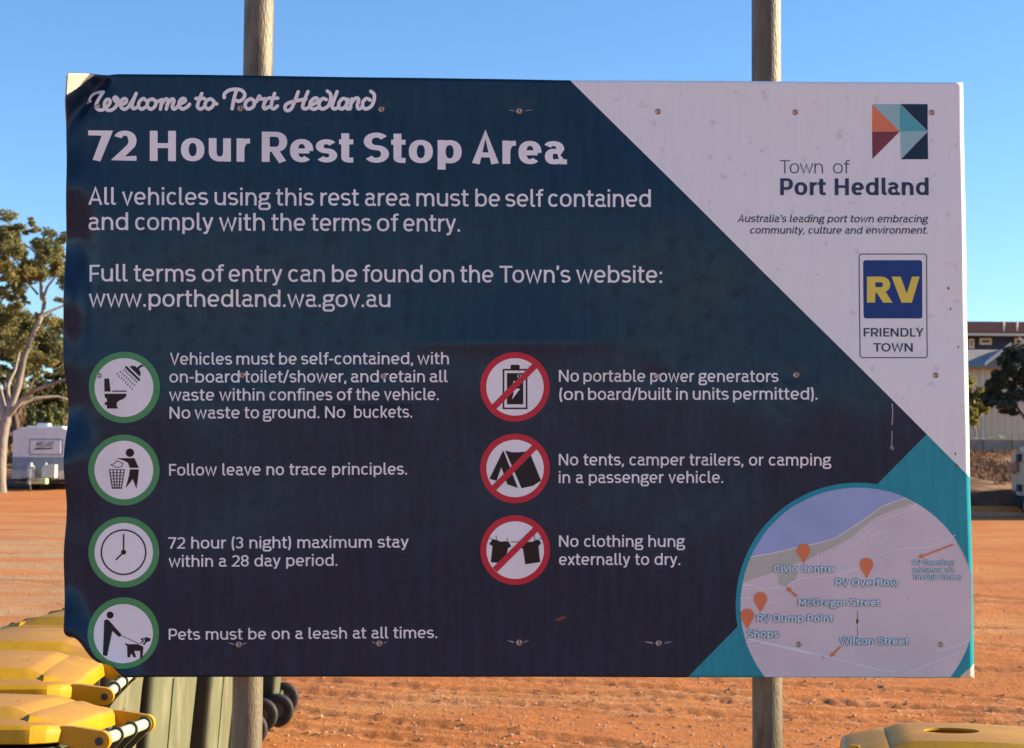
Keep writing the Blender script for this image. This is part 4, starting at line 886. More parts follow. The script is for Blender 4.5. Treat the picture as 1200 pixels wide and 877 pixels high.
def make_bin(hole=None):
    t = empty('wheelie_bin')
    b = MB()
    secs = [rsec(-.05, .18, .18, .03, .055), rsec(-.05, .195, .19, .032, .09), rsec(-.05, .225, .225, .035, .50), rsec(-.052, .252, .250, .032, .91), rsec(-.052, .256, .254, .03, .945), rsec(-.055, .272, .266, .045, .955), rsec(-.055, .277, .270, .045, 1.005), rsec(-.055, .27, .262, .04, 1.01),
            rsec(-.055, .262, .25, .04, 1.005), rsec(-.052, .24, .236, .03, .90), rsec(-.05, .215, .215, .032, .45), rsec(-.05, .18, .18, .03, .10)]
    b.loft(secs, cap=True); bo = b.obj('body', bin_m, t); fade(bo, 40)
    r = MB()                                          # moulded ribs on front and back
    for s in (-1, 1):
        for yy in ((.02,) if s > 0 else (.05,)): r.tube([(-.05+s*.192, yy*.8, .12), (-.05+s*.224, yy*.95, .5), (-.052+s*.250, yy, .88)], .006, n=8)
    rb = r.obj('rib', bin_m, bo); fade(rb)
    # axle housing
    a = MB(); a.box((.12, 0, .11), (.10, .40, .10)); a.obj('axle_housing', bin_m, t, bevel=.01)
    ax = MB(); ax.tube([(.165, -.275, .10), (.165, .275, .10)], .011, n=12); fade(ax.obj('axle', pin_m, t))
    for s in (-1, 1):
        w = MB(); n = 40; pf = [(.045, -.018), (.055, -.024), (.088, -.026), (.098, -.018), (.100, 0), (.098, .018), (.088, .026), (.055, .024), (.045, .018)]
        rings = [[Vector((.165+r_*math.cos(2*math.pi*k/n), s*.250+d, .10+r_*math.sin(2*math.pi*k/n))) for k in range(n)] for r_, d in pf]
        w.loft(rings, cap=False); wh = w.obj('wheel', blk, t); fade(wh, 50)
        h = MB(); pf = [(.012, -.014), (.040, -.012), (.047, -.016), (.047, .016), (.040, .012), (.012, .014)]
        h.loft([[Vector((.165+r_*math.cos(2*math.pi*k/n), s*.250+d, .10+r_*math.sin(2*math.pi*k/n))) for k in range(n)] for r_, d in pf], cap=True); ho = h.obj('hub', hub_m, wh); fade(ho, 40)
    # handle bar and its brackets
    side = -1 if hole else 1; n0_ = len(t.children)
    h = MB(); h.tube([(PX, -.195, PZ), (PX, .195, PZ)], .0125, n=20); fade(h.obj('handle_bar', hnd_m, t))
    for yy in (-.085, .045, .178):
        k = MB(); P = [(PX+.0185*math.cos(a_), PZ+.0185*math.sin(a_)) for a_ in np.linspace(math.radians(110), math.radians(-45), 12)]
        P += [(.27, .955), (.197, .85), (.197, .94), (PX-.035, PZ-.02)]
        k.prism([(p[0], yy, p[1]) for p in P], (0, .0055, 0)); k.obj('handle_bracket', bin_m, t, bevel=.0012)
    lm = lid_mesh(hole); lo = bpy.data.objects.new('lid', lm); COL.objects.link(lo); lo.parent = t; lo.location = (0, 0, LIDZ)
    for s in (-1, 1):
        e = MB(); z0 = -LIDZ+PZ; P = [(.205, .004), (.225, .010), (.25, .009)] + [(PX+.021*math.cos(a_), z0+.021*math.sin(a_)) for a_ in np.linspace(math.radians(95), math.radians(-110), 16)] + [(.265, -.036), (.235, -.028), (.205, -.02)]
        e.prism([(p[0], s*.2065-.011, p[1]) for p in P], (0, .022, 0)); eo = e.obj('hinge_ear', lid_m, lo, bevel=.003, seg=3); fade(eo, 40)
        p = MB(); p.tube([(PX, s*.2065-.0145, z0), (PX, s*.2065+.0145, z0)], .0085, n=20); fade(p.obj('hinge_pin', pin_m, eo))
    if hole:                                          # this lid carries its hinge at the other end; a lifting tab stands at the free corner
        for ch in list(t.children):
            if ch.name.startswith('handle_b'):
                for v in ch.data.vertices: v.co.x = -v.co.x - .075
                ch.data.flip_normals()
        for e_ in list(lo.children):
            for ob_ in [e_]+list(e_.children):
                for v in ob_.data.vertices: v.co.x = -v.co.x - .075
                ob_.data.flip_normals()
        tb = MB(); tb.box((.215, .225, .024), (.020, .012, .030)); tb.obj('lifting_tab', lid_m, lo, bevel=.003)
    # moulded warning panel on top (raised strokes only, weathered beyond reading)
    m_ = MB()
    for k, (x0, x1, y0) in enumerate([(-.05, .085, -.05), (-.03, .08, -.02), (-.05, .085, .01), (-.02, .06, .04)]):
        x = x0
        while x < x1:
            l = random.uniform(.006, .016); m_.box((x+l/2, y0, .0470), (l, .012, .0016)); x += l+.004
    if not hole: m_.obj('embossed_strip', lid_m, lo)
    return t
def copy_tree(o, parent=None):
    c = o.copy(); COL.objects.link(c); c.parent = parent
    for ch in [k for k in o.children]: copy_tree(ch, c)
    return c
proto = make_bin()
GB = 'yellow lidded wheelie bins standing in a row behind the sign'
def place(px, py, yaw, tilt, label, o, flip=False, depth=None, dz=0.0, g=GB):
    """stand a bin so that its near hinge pin is seen at (px, py)"""
    piv = atz(px, py, PZ+dz)
    from mathutils import Euler
    R = Euler((tilt, 0, yaw)).to_matrix()
    loc = piv - R @ Vector((PX, -.2065, PZ)); o.location = loc
    o.rotation_euler = (tilt, 0, yaw); o['label'] = label; o['category'] = 'bin'; o['group'] = g
    return o
def place_at(x, y, yaw, label, o, g=GB, tilt=0.0):
    o.location = (x, y, 0); o.rotation_euler = (tilt, 0, yaw); o['label'] = label; o['category'] = 'bin'; o['group'] = g; return o
place(118, 868.4, 0.0, math.radians(-4.3), 'wheelie bin nearest the camera at the lower left, yellow lid hinged on the right', proto)
b2 = place(123.5, 816, math.radians(5), 0, 'second nearest wheelie bin with its hinge pin just below the torn sign corner', copy_tree(proto))
b3 = place_at(-1.415, 4.70, math.pi+math.radians(2), 'wheelie bin turned the other way with its flat yellow lid below the sign corner', copy_tree(proto))
b4 = place_at(-1.40, 5.40, math.pi-math.radians(6), 'reversed wheelie bin whose small lid end shows left of the board edge', copy_tree(proto))
tail = [(-1.37, 6.13, math.pi, 'wheelie bin hidden by the board between the left pipe and the reversed bins'), (-1.48, 6.86, math.pi+.03, 'wheelie bin right behind the left pipe'),
        (-1.60, 7.58, math.pi-.02, 'wheelie bin behind the left pipe, before the strip of pale green'), (-1.64, 8.35, math.pi+.02, 'wheelie bin showing only a pale green strip beside the left pipe')]
for x, y, a_, lb in tail: place_at(x, y, a_, lb, copy_tree(proto))
place_at(-1.618, 9.27, .03, 'second last wheelie bin with two black wheels beside the left pipe', copy_tree(proto))
place_at(-1.575, 9.95, .07, 'farthest wheelie bin of the row, its black wheels clear of the pipe', copy_tree(proto))
hb = make_bin(hole=(.028, 0.0, .052)); hb.name = 'wheelie_bin'
place_at(.985, 3.10, math.pi+math.radians(-3), 'separate wheelie bin at the lower right, its yellow lid pierced by a round hole', hb, g=None or 'yellow lidded wheelie bins standing in a row behind the sign')
del hb['group']
from mathutils import Euler
hb.rotation_euler = (math.radians(3.4), 0, math.pi+math.radians(-11))
hb.location = atz(1115, 857.5, 1.087) - hb.rotation_euler.to_matrix() @ Vector((.028, 0, LIDZ+.047))

# ================================================================ CARAVAN
cw = mat('caravan_white', (.68, .69, .72), .35, var=(.60, .61, .64), vscale=2); cg = mat('caravan_grey', (.22, .27, .33), .45, var=(.18, .22, .27), vscale=3)
cs = mat('caravan_checker_plate', (.36, .37, .40), .4, metal=.5, var=(.28, .28, .30), vscale=9); ct = mat('caravan_logo_ink', (.03, .035, .05), .4)
gasb = mat('gas_bottle_paint', (.60, .60, .52), .45, var=(.5, .5, .44), vscale=6); ylw = mat('plastic_crate', (.55, .60, .30), .6); dk = mat('dark_underside', (.03, .03, .03), .8)
CY = 66.0; CX = at(48, 540, CY).x; cz = gz(CX, CY)
s_ = F_PX/CY
cv = empty('caravan', (CX, CY, cz), label='white and grey caravan parked nose first under the gum trees', cat='caravan')
hw = 1.18; L_ = 5.2
def zc(py): return at(48, py, CY).z-cz
zt, zb, zst, zsb = zc(501), zc(561), zc(536), zc(551)
b = MB(); b.prism([(-hw, 0, zb), (-hw, 0, zt-.16), (-hw+.34, 0, zt), (hw-.34, 0, zt), (hw, 0, zt-.16), (hw, 0, zb)], (0, L_, 0)); body = b.obj('body', cw, cv, bevel=.03)
b = MB(); b.box((0, -.012, (zst+zsb)/2), (2*hw-.03, .03, zst-zsb)); b.box((-hw+.0, L_/2, (zst+zsb)/2), (.03, L_-.1, zst-zsb)); b.box((hw, L_/2, (zst+zsb)/2), (.03, L_-.1, zst-zsb)); b.obj('grey_band', cg, cv)
b = MB(); b.box((0, -.02, (zsb+zb)/2-.02), (2*hw-.02, .06, (zsb-zb))); b.obj('stone_guard', cs, cv)
b = MB(); b.box((0, L_/2, zt+.03), (1.5, L_-.8, .07)); b.box((-.25, 1.2, zt+.12), (.5, .5, .14)); b.obj('roof', cw, cv, bevel=.03)
x0 = at(36, 520, CY).x-CX; x1 = at(72, 520, CY).x-CX; z0 = zc(532); z1 = zc(516)
b = MB(); b.box(((x0+x1)/2, -.035, (z0+z1)/2), (x1-x0, .07, z1-z0)); hat = b.obj('front_hatch', cw, cv, bevel=.02)
b = MB(); P = rrect(x0-.04, z0-.04, x1+.04, z1+.04, .06)
rim_ = MB(); rim_.tube([(p[0], -.02, p[1]) for p in P]+[(P[0][0], -.02, P[0][1])], .014, n=6, cap=False); rim_.obj('hatch_seal', cg, hat)
V = []; Fc = []
def plain_text(t, x, z, h, y, w=.2, slant=.3, width=None):
    V = []; Fc = []; pen = 0; items = []
    for ch in t:
        L, gw, sb = glyph(ch, w/2, w*.42); pen += sb[0]; items.append((pen, L)); pen += gw+sb[1]
    sc = width/pen
    for ox, L in items:
        for st in L:
            v, f = ribbon(st, w/2, w*.42); n = len(V); V += [(x+(ox+p[0])*sc+slant*p[1]*h, y, z+p[1]*h) for p in v]; Fc += [tuple(i+n for i in q_) for q_ in f]
    return V, Fc
V, Fc = plain_text('MILLARD', x0+.20, (z0+z1)/2+.02, .20, -.0745, .2, .5, (x1-x0)-.55)
n = len(V); V += [(x0+.10, -.0745, (z0+z1)/2-.12), (x0+.28, -.0745, (z0+z1)/2-.03), (x1-.30, -.0745, (z0+z1)/2-.03), (x1-.36, -.0745, (z0+z1)/2-.09)]; Fc.append((n, n+1, n+2, n+3))
mk('maker_lettering', V, Fc, ct, hat)
b = MB()
for s in (-1, 1): b.tube([(s*.75, .1, .48), (0, -1.55, .48)], .045, n=8)
b.tube([(0, -1.5, .48), (0, -1.8, .50)], .05, n=8); b.obj('drawbar', dk, cv)
b = MB(); b.tube([(0, -1.45, .06), (0, -1.45, .95)], .03, n=10); b.tube([(-.12, -1.45, .95), (.12, -1.45, .95)], .02, n=8); b.obj('jockey_stand', cs, cv)
b = MB(); b.tube([(-.04, -1.45, .12), (.04, -1.45, .12)], .12, n=18); b.obj('jockey_wheel', blk, cv)
for gx_ in (at(40, 555, CY).x-CX, at(57, 555, CY).x-CX):
    b = MB(); b.tube([(gx_, -.45, .52), (gx_, -.45, .55), (gx_, -.45, .95), (gx_, -.45, 1.03), (gx_, -.45, 1.05)], [.13, .15, .15, .11, .05], n=18); g_ = b.obj('gas_bottle', gasb, cv); fade(g_)
    b = MB(); b.tube([(gx_, -.45, 1.04), (gx_, -.45, 1.15)], .06, n=12); b.obj('valve_collar', gasb, g_)
b = MB(); b.box((at(64, 555, CY).x-CX, -.35, .80), (.34, .4, .55)); b.obj('tool_box', gasb, cv, bevel=.02)
b = MB(); b.box((at(52, 565, CY).x-CX, -.9, .40), (.75, .4, .22)); b.obj('front_tray', ylw, cv, bevel=.02)
for s in (-1, 1):
    b = MB(); b.tube([(s*(hw-.28), 2.7, .33), (s*(hw-.05), 2.7, .33)], .33, n=28); w_ = b.obj('wheel', blk, cv); fade(w_)
    b = MB(); b.tube([(s*(hw-.06), 2.7, .33), (s*(hw-.03), 2.7, .33)], .18, n=20); b.obj('rim', cs, w_)
b = MB(); b.box((0, 2.6, .42), (1.9, 4.6, .12)); b.obj('chassis', dk, cv)
b = MB(); b.box((0, 2.55, zb-.04), (2*hw-.06, L_-.1, .10)); b.obj('floor_pan', dk, cv)

# ================================================================ TREES
bark_w = mat('pale_gum_bark', (.30, .255, .205), .85, var=(.17, .14, .11), vscale=1.6, vlo=.42, vhi=.6, bump=.4, bscale=12, stretch=(1, 1, .3))
bark_d = mat('brown_bark', (.16, .11, .08), .9, var=(.09, .06, .045), vscale=3, bump=.4, bscale=12)
leaf_o = mat('gum_leaves', (.19, .195, .065), .6, var=(.36, .31, .095), vscale=.9, vlo=.42, vhi=.62, var2=(.09, .10, .03), v2scale=2.4, trans=.3)
leaf_g = mat('deep_leaves', (.10, .11, .040), .6, var=(.26, .215, .06), vscale=1.1, vlo=.42, vhi=.62, var2=(.025, .032, .014), v2scale=2.6, trans=.2)
leaf_y = mat('yellow_green_leaves', (.42, .36, .09), .6, var=(.22, .21, .06), vscale=1.5, trans=.3)
leaf_k = mat('dark_leaves', (.035, .045, .026), .65, var=(.075, .075, .04), vscale=1.4, trans=.1)
dry_m = mat('dry_grass', (.30, .19, .085), .9, var=(.17, .10, .05), vscale=.7, vlo=.4, vhi=.6, var2=(.42, .30, .15), v2scale=2.3)
scr_m = mat('brown_scrub', (.26, .13, .065), .9, var=(.13, .07, .04), vscale=.8, vlo=.4, vhi=.6, var2=(.42, .26, .13), v2scale=2.3)
grn_m = mat('green_scrub', (.16, .17, .05), .8, var=(.09, .10, .03), vscale=1.3)
def leaves(name, clumps, m, size, parent, seed, lean=.5, dens=5.5):
    """clumps: (x, y, z, rx, ry, rz, n); leaf quads gathered in small sprays through each clump's volume"""
    g = np.random.default_rng(seed); P = []
    sub = []
    for (x, y, z, rx, ry, rz, n) in clumps:
        k = 7 if n > 250 else 3; w_ = g.random(k)+.35; w_ /= w_.sum()
        for i in range(k):
            o_ = g.normal(size=3)*.46; f_ = .38+.30*g.random(); sub.append((x+o_[0]*rx, y+o_[1]*ry, z+o_[2]*rz, rx*f_, ry*f_, rz*f_*.85, n*w_[i]))
    for (x, y, z, rx, ry, rz, n) in sub:
        n = int(n*dens)+4; ns = max(3, n//10); d = g.normal(size=(ns, 3)); d /= np.linalg.norm(d, axis=1, keepdims=True); c = d*(g.random((ns, 1))**.45)
        k = g.integers(0, ns, n); p = c[k]*[rx, ry, rz] + g.normal(size=(n, 3))*np.array([rx, ry, rz])*.105
        P.append(p+[x, y, z])
    P = np.concatenate(P); n = len(P)
    a = g.normal(size=(n, 3)); a[:, 2] -= lean; a /= np.linalg.norm(a, axis=1, keepdims=True)
    b = np.cross(a, g.normal(size=(n, 3))); b /= np.linalg.norm(b, axis=1, keepdims=True)
    s = size*(.6+.8*g.random((n, 1)))
    Q = np.stack([P-a*s, P+b*s*.38, P+a*s, P-b*s*.38], 1).reshape(-1, 3)
    me = bpy.data.meshes.new(name); me.vertices.add(4*n); me.vertices.foreach_set('co', Q.astype(np.float32).ravel()); me.loops.add(4*n); me.loops.foreach_set('vertex_index', np.arange(4*n, dtype=np.int32))
    me.polygons.add(n); me.polygons.foreach_set('loop_start', np.arange(0, 4*n, 4, dtype=np.int32)); me.polygons.foreach_set('loop_total', np.full(n, 4, np.int32)); me.update(calc_edges=True); me.materials.append(m)
    o = bpy.data.objects.new(name, me); COL.objects.link(o); o.parent = parent; return o
def px3(px, py, Y, dy=0): p = at(px, py, Y); return (p.x, Y+dy, p.z)
def gum(Y, base_px, limbs, clumps, label, lm, bm_, size=.16, seed=1, name='gum_tree', group=None):
    b0 = at(base_px, 560, Y); z0 = gz(b0.x, Y); t = empty(name, (b0.x, Y, z0), label=label, cat='tree', group=group); O = Vector((b0.x, Y, z0)); k = Y/F_PX
    def S(P, y): return Vector(px3(P[0], P[1], Y))-O + Vector((0, y, 0))
    for j, (P, r0, r1, dy) in enumerate(limbs):
        pts = [S(p, dy*i/(len(P)-1)) for i, p in enumerate(P)]
        if j == 0: pts[0].z = -.3
        q_ = []; 
        for i in range(len(pts)-1): q_ += [pts[i], pts[i].lerp(pts[i+1], .5)+Vector((random.uniform(-1, 1), random.uniform(-1, 1), 0))*.5*k]
        q_.append(pts[-1]); m = len(q_); b = MB(); b.tube(q_, [(r0+(r1-r0)*i/(m-1))*k*(1.35 if (i == 0 and j == 0) else 1) for i in range(m)], n=9); o = b.obj('trunk' if j == 0 else 'limb', bm_, t); fade(o, 60)
    cl = [(*(Vector(px3(c[0], c[1], Y))-O+Vector((0, c[4], 0))), c[2]*k, c[2]*k*1.1, c[3]*k, c[5]) for c in clumps]
    leaves('crown', cl, lm, size, t, seed); return t
# big pale gum in front (left edge)
gum(63, 3, [([(0,575),(1,545),(3,515),(8,490)], 7, 5.6, 0), ([(8,492),(20,455),(26,420),(36,392),(47,365),(49,348)], 4.2, 2.2, .5), ([(49,350),(46,325),(44,300),(45,272)], 2.4, 1.1, .8), ([(49,352),(58,338),(68,330),(78,318)], 1.8, .8, -1),
     ([(46,372),(58,364),(70,358),(90,340)], 2.0, .9, .6), ([(10,488),(26,470),(44,458),(80,446),(110,430)], 3.2, 1.2, -.8), ([(14,478),(40,466),(62,464),(90,474)], 2.4, 1, 1), ([(6,492),(-4,460),(-20,430),(-40,390)], 5, 2, 1.2), ([(10,480),(6,452),(12,432),(14,410)], 2.4, 1.2, 1),
     ([(45,300),(36,290),(25,285)], 1.2, .6, -1), ([(44,345),(34,335),(24,322),(14,318)], 1.5, .6, .8)],
    [(14,285,26,20,0,1500), (-12,300,30,26,.5,1300), (-40,320,34,32,0,1200), (44,288,16,16,.6,700), (60,296,16,20,-.3,800), (66,322,10,18,.4,300), (30,312,17,13,1,600), (50,325,13,12,-.8,300), (6,335,18,14,0,500), (38,270,10,6,0,200), (8,362,16,16,.8,450), (-14,380,22,22,.8,700), (-50,380,30,30,0,900),
     (28,350,9,7,.3,110), (86,330,16,16,0,350), (100,380,20,20,0,500), (70,350,9,6,.5,90), (24,300,14,18,-1,400), (36,262,8,5,0,120), (20,268,12,6,0,220), (60,272,14,9,.4,260), (70,300,8,16,0,260), (4,400,20,16,1.5,500), (30,420,16,12,2,350), (58,410,14,14,2,350), (0,440,16,12,2,300), (66,378,12,12,1,260), (30,318,18,12,1.5,500), (58,312,14,10,1.5,350), (10,330,16,12,1.5,400), (36,372,16,10,2.5,350), (70,340,10,10,2,200)],
    'tall pale-barked gum tree standing at the left edge beside the caravan', leaf_o, bark_w, .060, 3)
for i, (px, Y, r, tp, sd_, lb, m_) in enumerate([(20, 76, 30, 372, 5, 'bushy gum behind the caravan, just right of the pale trunk', leaf_g), (66, 79, 30, 380, 6, 'dark gum tree partly hidden behind the left edge of the board', leaf_g), (-30, 78, 36, 350, 7, 'dark spreading gum beyond the pale trunk, mostly outside the frame', leaf_g), (130, 82, 34, 400, 8, 'low gum tree hidden behind the left part of the board', leaf_g)]):
    gum(Y, px, [([(px,560),(px+2,520),(px-4,480),(px+1,440)], 5, 3, 0), ([(px-2,490),(px+12,460),(px+20,430)], 2.5, 1.2, .5), ([(px-3,480),(px-14,450),(px-20,425)], 2.5, 1.2, -.5)],
        [(px+random.uniform(-r, r)*.7, tp+random.uniform(0, 95), random.uniform(13, 20), random.uniform(9, 14), random.uniform(-1.5, 1.5), 520) for k in range(17)] + [(px-6, 470, r, 13, 0, 700)], lb, m_, bark_d, .085, sd_, group=None)
# leafy scrub and dry growth on the banks
def scrub(name, n, xr, yr, m, h, label, cat, seed, w=.035, cond=None):
    g = np.random.default_rng(seed); x = g.uniform(*xr, n); y = g.uniform(*yr, n)
    cl = vnoise(x*.55, y*.55, seed) + .4*vnoise(x*2, y*2, seed+1); k = cl > .62; x, y = x[k], y[k]; n = len(x)
    z = hgt(x, y); hh = h*(.4+.9*g.random(n)); an = g.random(n)*6.283; lx = g.normal(size=n)*.35*hh; ly = g.normal(size=n)*.35*hh
    wx, wy = w*np.cos(an)*(h/.4), w*np.sin(an)*(h/.4)
    Q = np.stack([np.stack([x-wx, y-wy, z-.02], -1), np.stack([x+wx, y+wy, z-.02], -1), np.stack([x+lx, y+ly, z+hh], -1)], 1).reshape(-1, 3)
    o = mk(name, Q, np.arange(3*n).reshape(-1, 3).tolist(), m); tag(o, label, cat, kind='stuff'); return o
scrub('dry_scrub', 60000, (12, 34), (52.2, 66), scr_m, .15, 'dry brown scrub covering the bank below the concrete wall', 'scrub', 41, .06)
scrub('dry_grass', 60000, (-34, -10), (72.5, 92), dry_m, .45, 'dry grass and leaf litter on the bank behind the caravan', 'dry grass', 43, .06)
for i, (px, py, Y, rx, rz) in enumerate([(46, 494, 74, 12, 8), (64, 490, 75, 10, 8), (30, 503, 74, 7, 5)]):
    p = at(px, py, Y); z0 = gz(p.x, Y); k = Y/F_PX
    t = empty('bush', (p.x, Y, z0), label=['pale green bush rising above the middle of the caravan roof', 'green bush behind the caravan roof next to the board edge', 'small bush above the left corner of the caravan roof'][i], cat='bush')
    leaves('foliage', [(0, 0, (p.z-z0)*.75, rx*k, rx*k, (p.z-z0)*.45+rz*k*.6, 900)], grn_m, .12, t, 60+i, lean=-.6)
    b = MB(); b.tube([(0, 0, -.1), (.05, 0, (p.z-z0)*.5)], .05, n=6); b.obj('stem', bark_d, t)
# log barrier along the left edge of the lot
lg_m = mat('weathered_log', (.13, .085, .06), .9, var=(.07, .045, .035), vscale=4, bump=.3, bscale=30)
for i in range(5):
    xx = -25.5+i*3.6; p = MB(); yb_ = 69.6+.05*i
    z_ = gz(xx, yb_); p.tube([(0, 0, .12), (1.6, .02, .13), (3.3, 0, .12)], [.13, .125, .12], n=10); o = p.obj('barrier_log', lg_m); fade(o); o.location = (xx, yb_, z_)
    lab = ['pale log barrier length farthest left beyond the frame edge', 'dark log barrier length left of the caravan', 'log barrier length lying behind the caravan', 'log barrier length right of the caravan, behind the board', 'last log barrier length, hidden behind the board'][i]
    tag(o, lab, 'log', 'log barrier lengths along the left edge of the lot')

# ================================================================ RIGHT BACKGROUND
conc = mat('weathered_concrete', (.33, .25, .19), .9, var=(.23, .175, .135), vscale=1.2, bump=.3, bscale=18, var2=(.36, .31, .26), v2scale=5)
cream = mat('cream_cladding', (.82, .64, .44), .8, var=(.76, .58, .40), vscale=.6); trim = mat('cream_trim', (.80, .70, .56), .7); roofg = mat('grey_metal_roof', (.27, .235, .20), .7, var=(.22, .19, .165), vscale=1)
navyw = mat('blue_cladding', (.035, .060, .115), .7, var=(.028, .05, .095), vscale=1); brownr = mat('brown_metal_roof', (.26, .11, .07), .7, var=(.22, .09, .06), vscale=.8); glassm = mat('window_glass', (.03, .035, .04), .12)
soff = mat('pale_fascia', (.72, .60, .46), .7); pinkk = mat('pink_kerb', (.48, .27, .20), .9, var=(.40, .21, .15), vscale=1.3)
# kerb at the foot of the bank
Yk = 50.6; kb = MB(); xa = 10.0
kb.box((10, 0, .05), (22, .28, .14)); ko = kb.obj('kerb', pinkk, bevel=.02); ko.location = (12, Yk, gz(12, Yk)); tag(ko, 'low pale pink kerb between the dirt lot and the shaded bank', 'kerb')
# retaining wall of panels
YW = 63.5; wz = at(1160, 532, YW).z; wt = at(1160, 515, YW).z
t = empty('retaining_wall', (24, YW, wz-.5), label='low weathered concrete wall of upright panels above the brown scrub bank', cat='wall')
x = -14.0; first = None
while x < 14:
    w = 1.15; o = None
    if first is None:
        b = MB(); b.box((0, 0, (wt-wz+.5)/2), (w-.03, .14, wt-wz+.5)); first = b.obj('panel', conc, t, bevel=.015); o = first
    else: o = first.copy(); COL.objects.link(o); o.parent = t
    o.location = (x, random.uniform(-.012, .012), random.uniform(-.015, .01)); x += w
b = MB(); b.box((0, 0, .10), (28.4, .40, .12)); b.obj('footing', conc, t)
# cream house
YH = 72.0
hx0 = at(1137, 470, YH).x; t = empty('cream_house', (hx0, YH, 0), label='cream clad house with grey gabled roof behind the concrete wall', cat='house')
def hp(px, py, Y=YH, dy=0): p = at(px, py, Y); return Vector((p.x-hx0, Y-YH+dy, p.z))
eL = hp(1138, 430); zE = eL.z; zg = 1.0; xr_ = 9.0
ap = hp(1180, 407)
ex1 = hp(1150, 426.5).x
# main wing: ridge running along x behind; side wall boards
pw = .30; i = 0; bd = None
x = -7.0
while x < xr_:
    if bd is None: b = MB(); b.box((0, 0, (zE-zg)/2), (pw-.012, .05, zE-zg)); bd = b.obj('wall_board', cream, t); o = bd
    else: o = bd.copy(); COL.objects.link(o); o.parent = t
    o.location = (x, .03+random.uniform(-.002, .002), zg); x += pw
b = MB(); b.box(((xr_-7)/2, 3.1, (zE+zg)/2), (xr_+7-.1, 6.0, zE-zg-.02)); b.obj('wall', cream, t)
b = MB(); b.box((ex1+.05, -.03, (zE+zg)/2), (.12, .06, zE-zg)); b.obj('corner_trim', trim, t)
# roof: long slope with a gable facing the camera at (1150..1210)
zR = hp(1138, 404).z
b = MB(); b.prism([(-7.4, -.5, zE), (-7.4, 3.2, zR), (-7.4, 6.9, zE)], (xr_+7.8, 0, 0)); b.obj('roof', roofg, t)
gw = ap.x-ex1
g0 = Vector((ex1, -.52, zE+.0)); g1 = Vector((ap.x, -.52, ap.z)); g2 = Vector((ap.x+gw, -.52, zE))
b = MB(); b.prism([g0+Vector((.05, .02, .02)), g2+Vector((-.05, .02, .02)), g1+Vector((0, .02, -.05))], (0, 3.6, 0)); b.obj('gable', cream if False else roofg, t)
for (p, q_) in ((g0, g1), (g2, g1)):
    d = (q_-p).normalized(); nrm = Vector((-d.z, 0, d.x)) if d.x > 0 else Vector((d.z, 0, -d.x)); w = .17
    b = MB(); b.prism([p, q_, q_+Vector((0, 0, w)), p+Vector((0, 0, w))], (0, -.06, 0)); b.obj('barge_board', trim, t)
b = MB(); b.box(((xr_-7)/2, -.52, zE-.02), (xr_+7.6, .10, .10)); b.obj('gutter', roofg, t)
# two storey building behind
YB = 90.0
bx0 = at(1137, 385, YB).x; t2 = empty('two_storey_building', (bx0, YB, 0), label='tall blue clad building with wide brown roof and pale window frames', cat='building')
def bp_(px, py, dy=0): p = at(px, py, YB); return Vector((p.x-bx0, dy, p.z))
zf0 = bp_(1160, 392.5).z; zf1 = bp_(1160, 377.5).z; zs = bp_(1160, 395.3).z
b = MB(); b.box((2, 5, (zf0-.3+1)/2+.5), (26, 9, zf0-1.6)); b.obj('wall', navyw, t2)
b = MB(); b.prism([(-11.6, -.9, zf0+.02), (-11.6, -.8, zf1-.05), (-11.6, 5, zf1+.2), (-11.6, 11, zf0+.02)], (27.4, 0, 0)); rf = b.obj('roof', brownr, t2)
b = MB(); b.box((2.1, -.95, (zf0+zs)/2), (27.5, .14, zf0-zs)); b.obj('fascia', soff, t2)
for px in (1170.5, 1186):
    p = bp_(px, 384, -.92); b = MB(); b.tube([(p.x, -.93, p.z-.28), (p.x, -.88, p.z+.28)], .055, n=8); b.obj('vent_pipe', trim, rf)
for (xa, xb, ya, yb, kind) in ((1137.5, 1144, 396.5, 408, 0), (1150.5, 1164.5, 395.8, 403.5, 1), (1191.5, 1206, 395.8, 403.5, 1)):
    a0 = bp_(xa, yb); a1 = bp_(xb, ya); b = MB(); w = .12
    cxw, czw = (a0.x+a1.x)/2, (a0.z+a1.z)/2; W2, H2 = a1.x-a0.x, a1.z-a0.z
    b.box((a0.x+w/2, .44, czw), (w, .14, H2)); b.box((a1.x-w/2, .44, czw), (w, .14, H2)); b.box((cxw, .44, a1.z-w/2), (W2-2*w, .14, w)); b.box((cxw, .44, a0.z+w/2), (W2-2*w, .14, w)); f_ = b.obj('window_frame', trim, t2)
    b = MB(); b.box((cxw, .47, czw), (W2-2*w, .05, H2-2*w)); b.obj('pane', glassm, f_)
b = MB(); p0 = bp_(1182, 400); p1 = bp_(1206, 428); b.prism([(p0.x, -1.8, p0.z), (p1.x, -1.8, p1.z), (p1.x, -1.8, p1.z+.14), (p0.x, -1.8, p0.z+.14)], (0, -.08, 0)); b.obj('stair_rail', trim, t2)
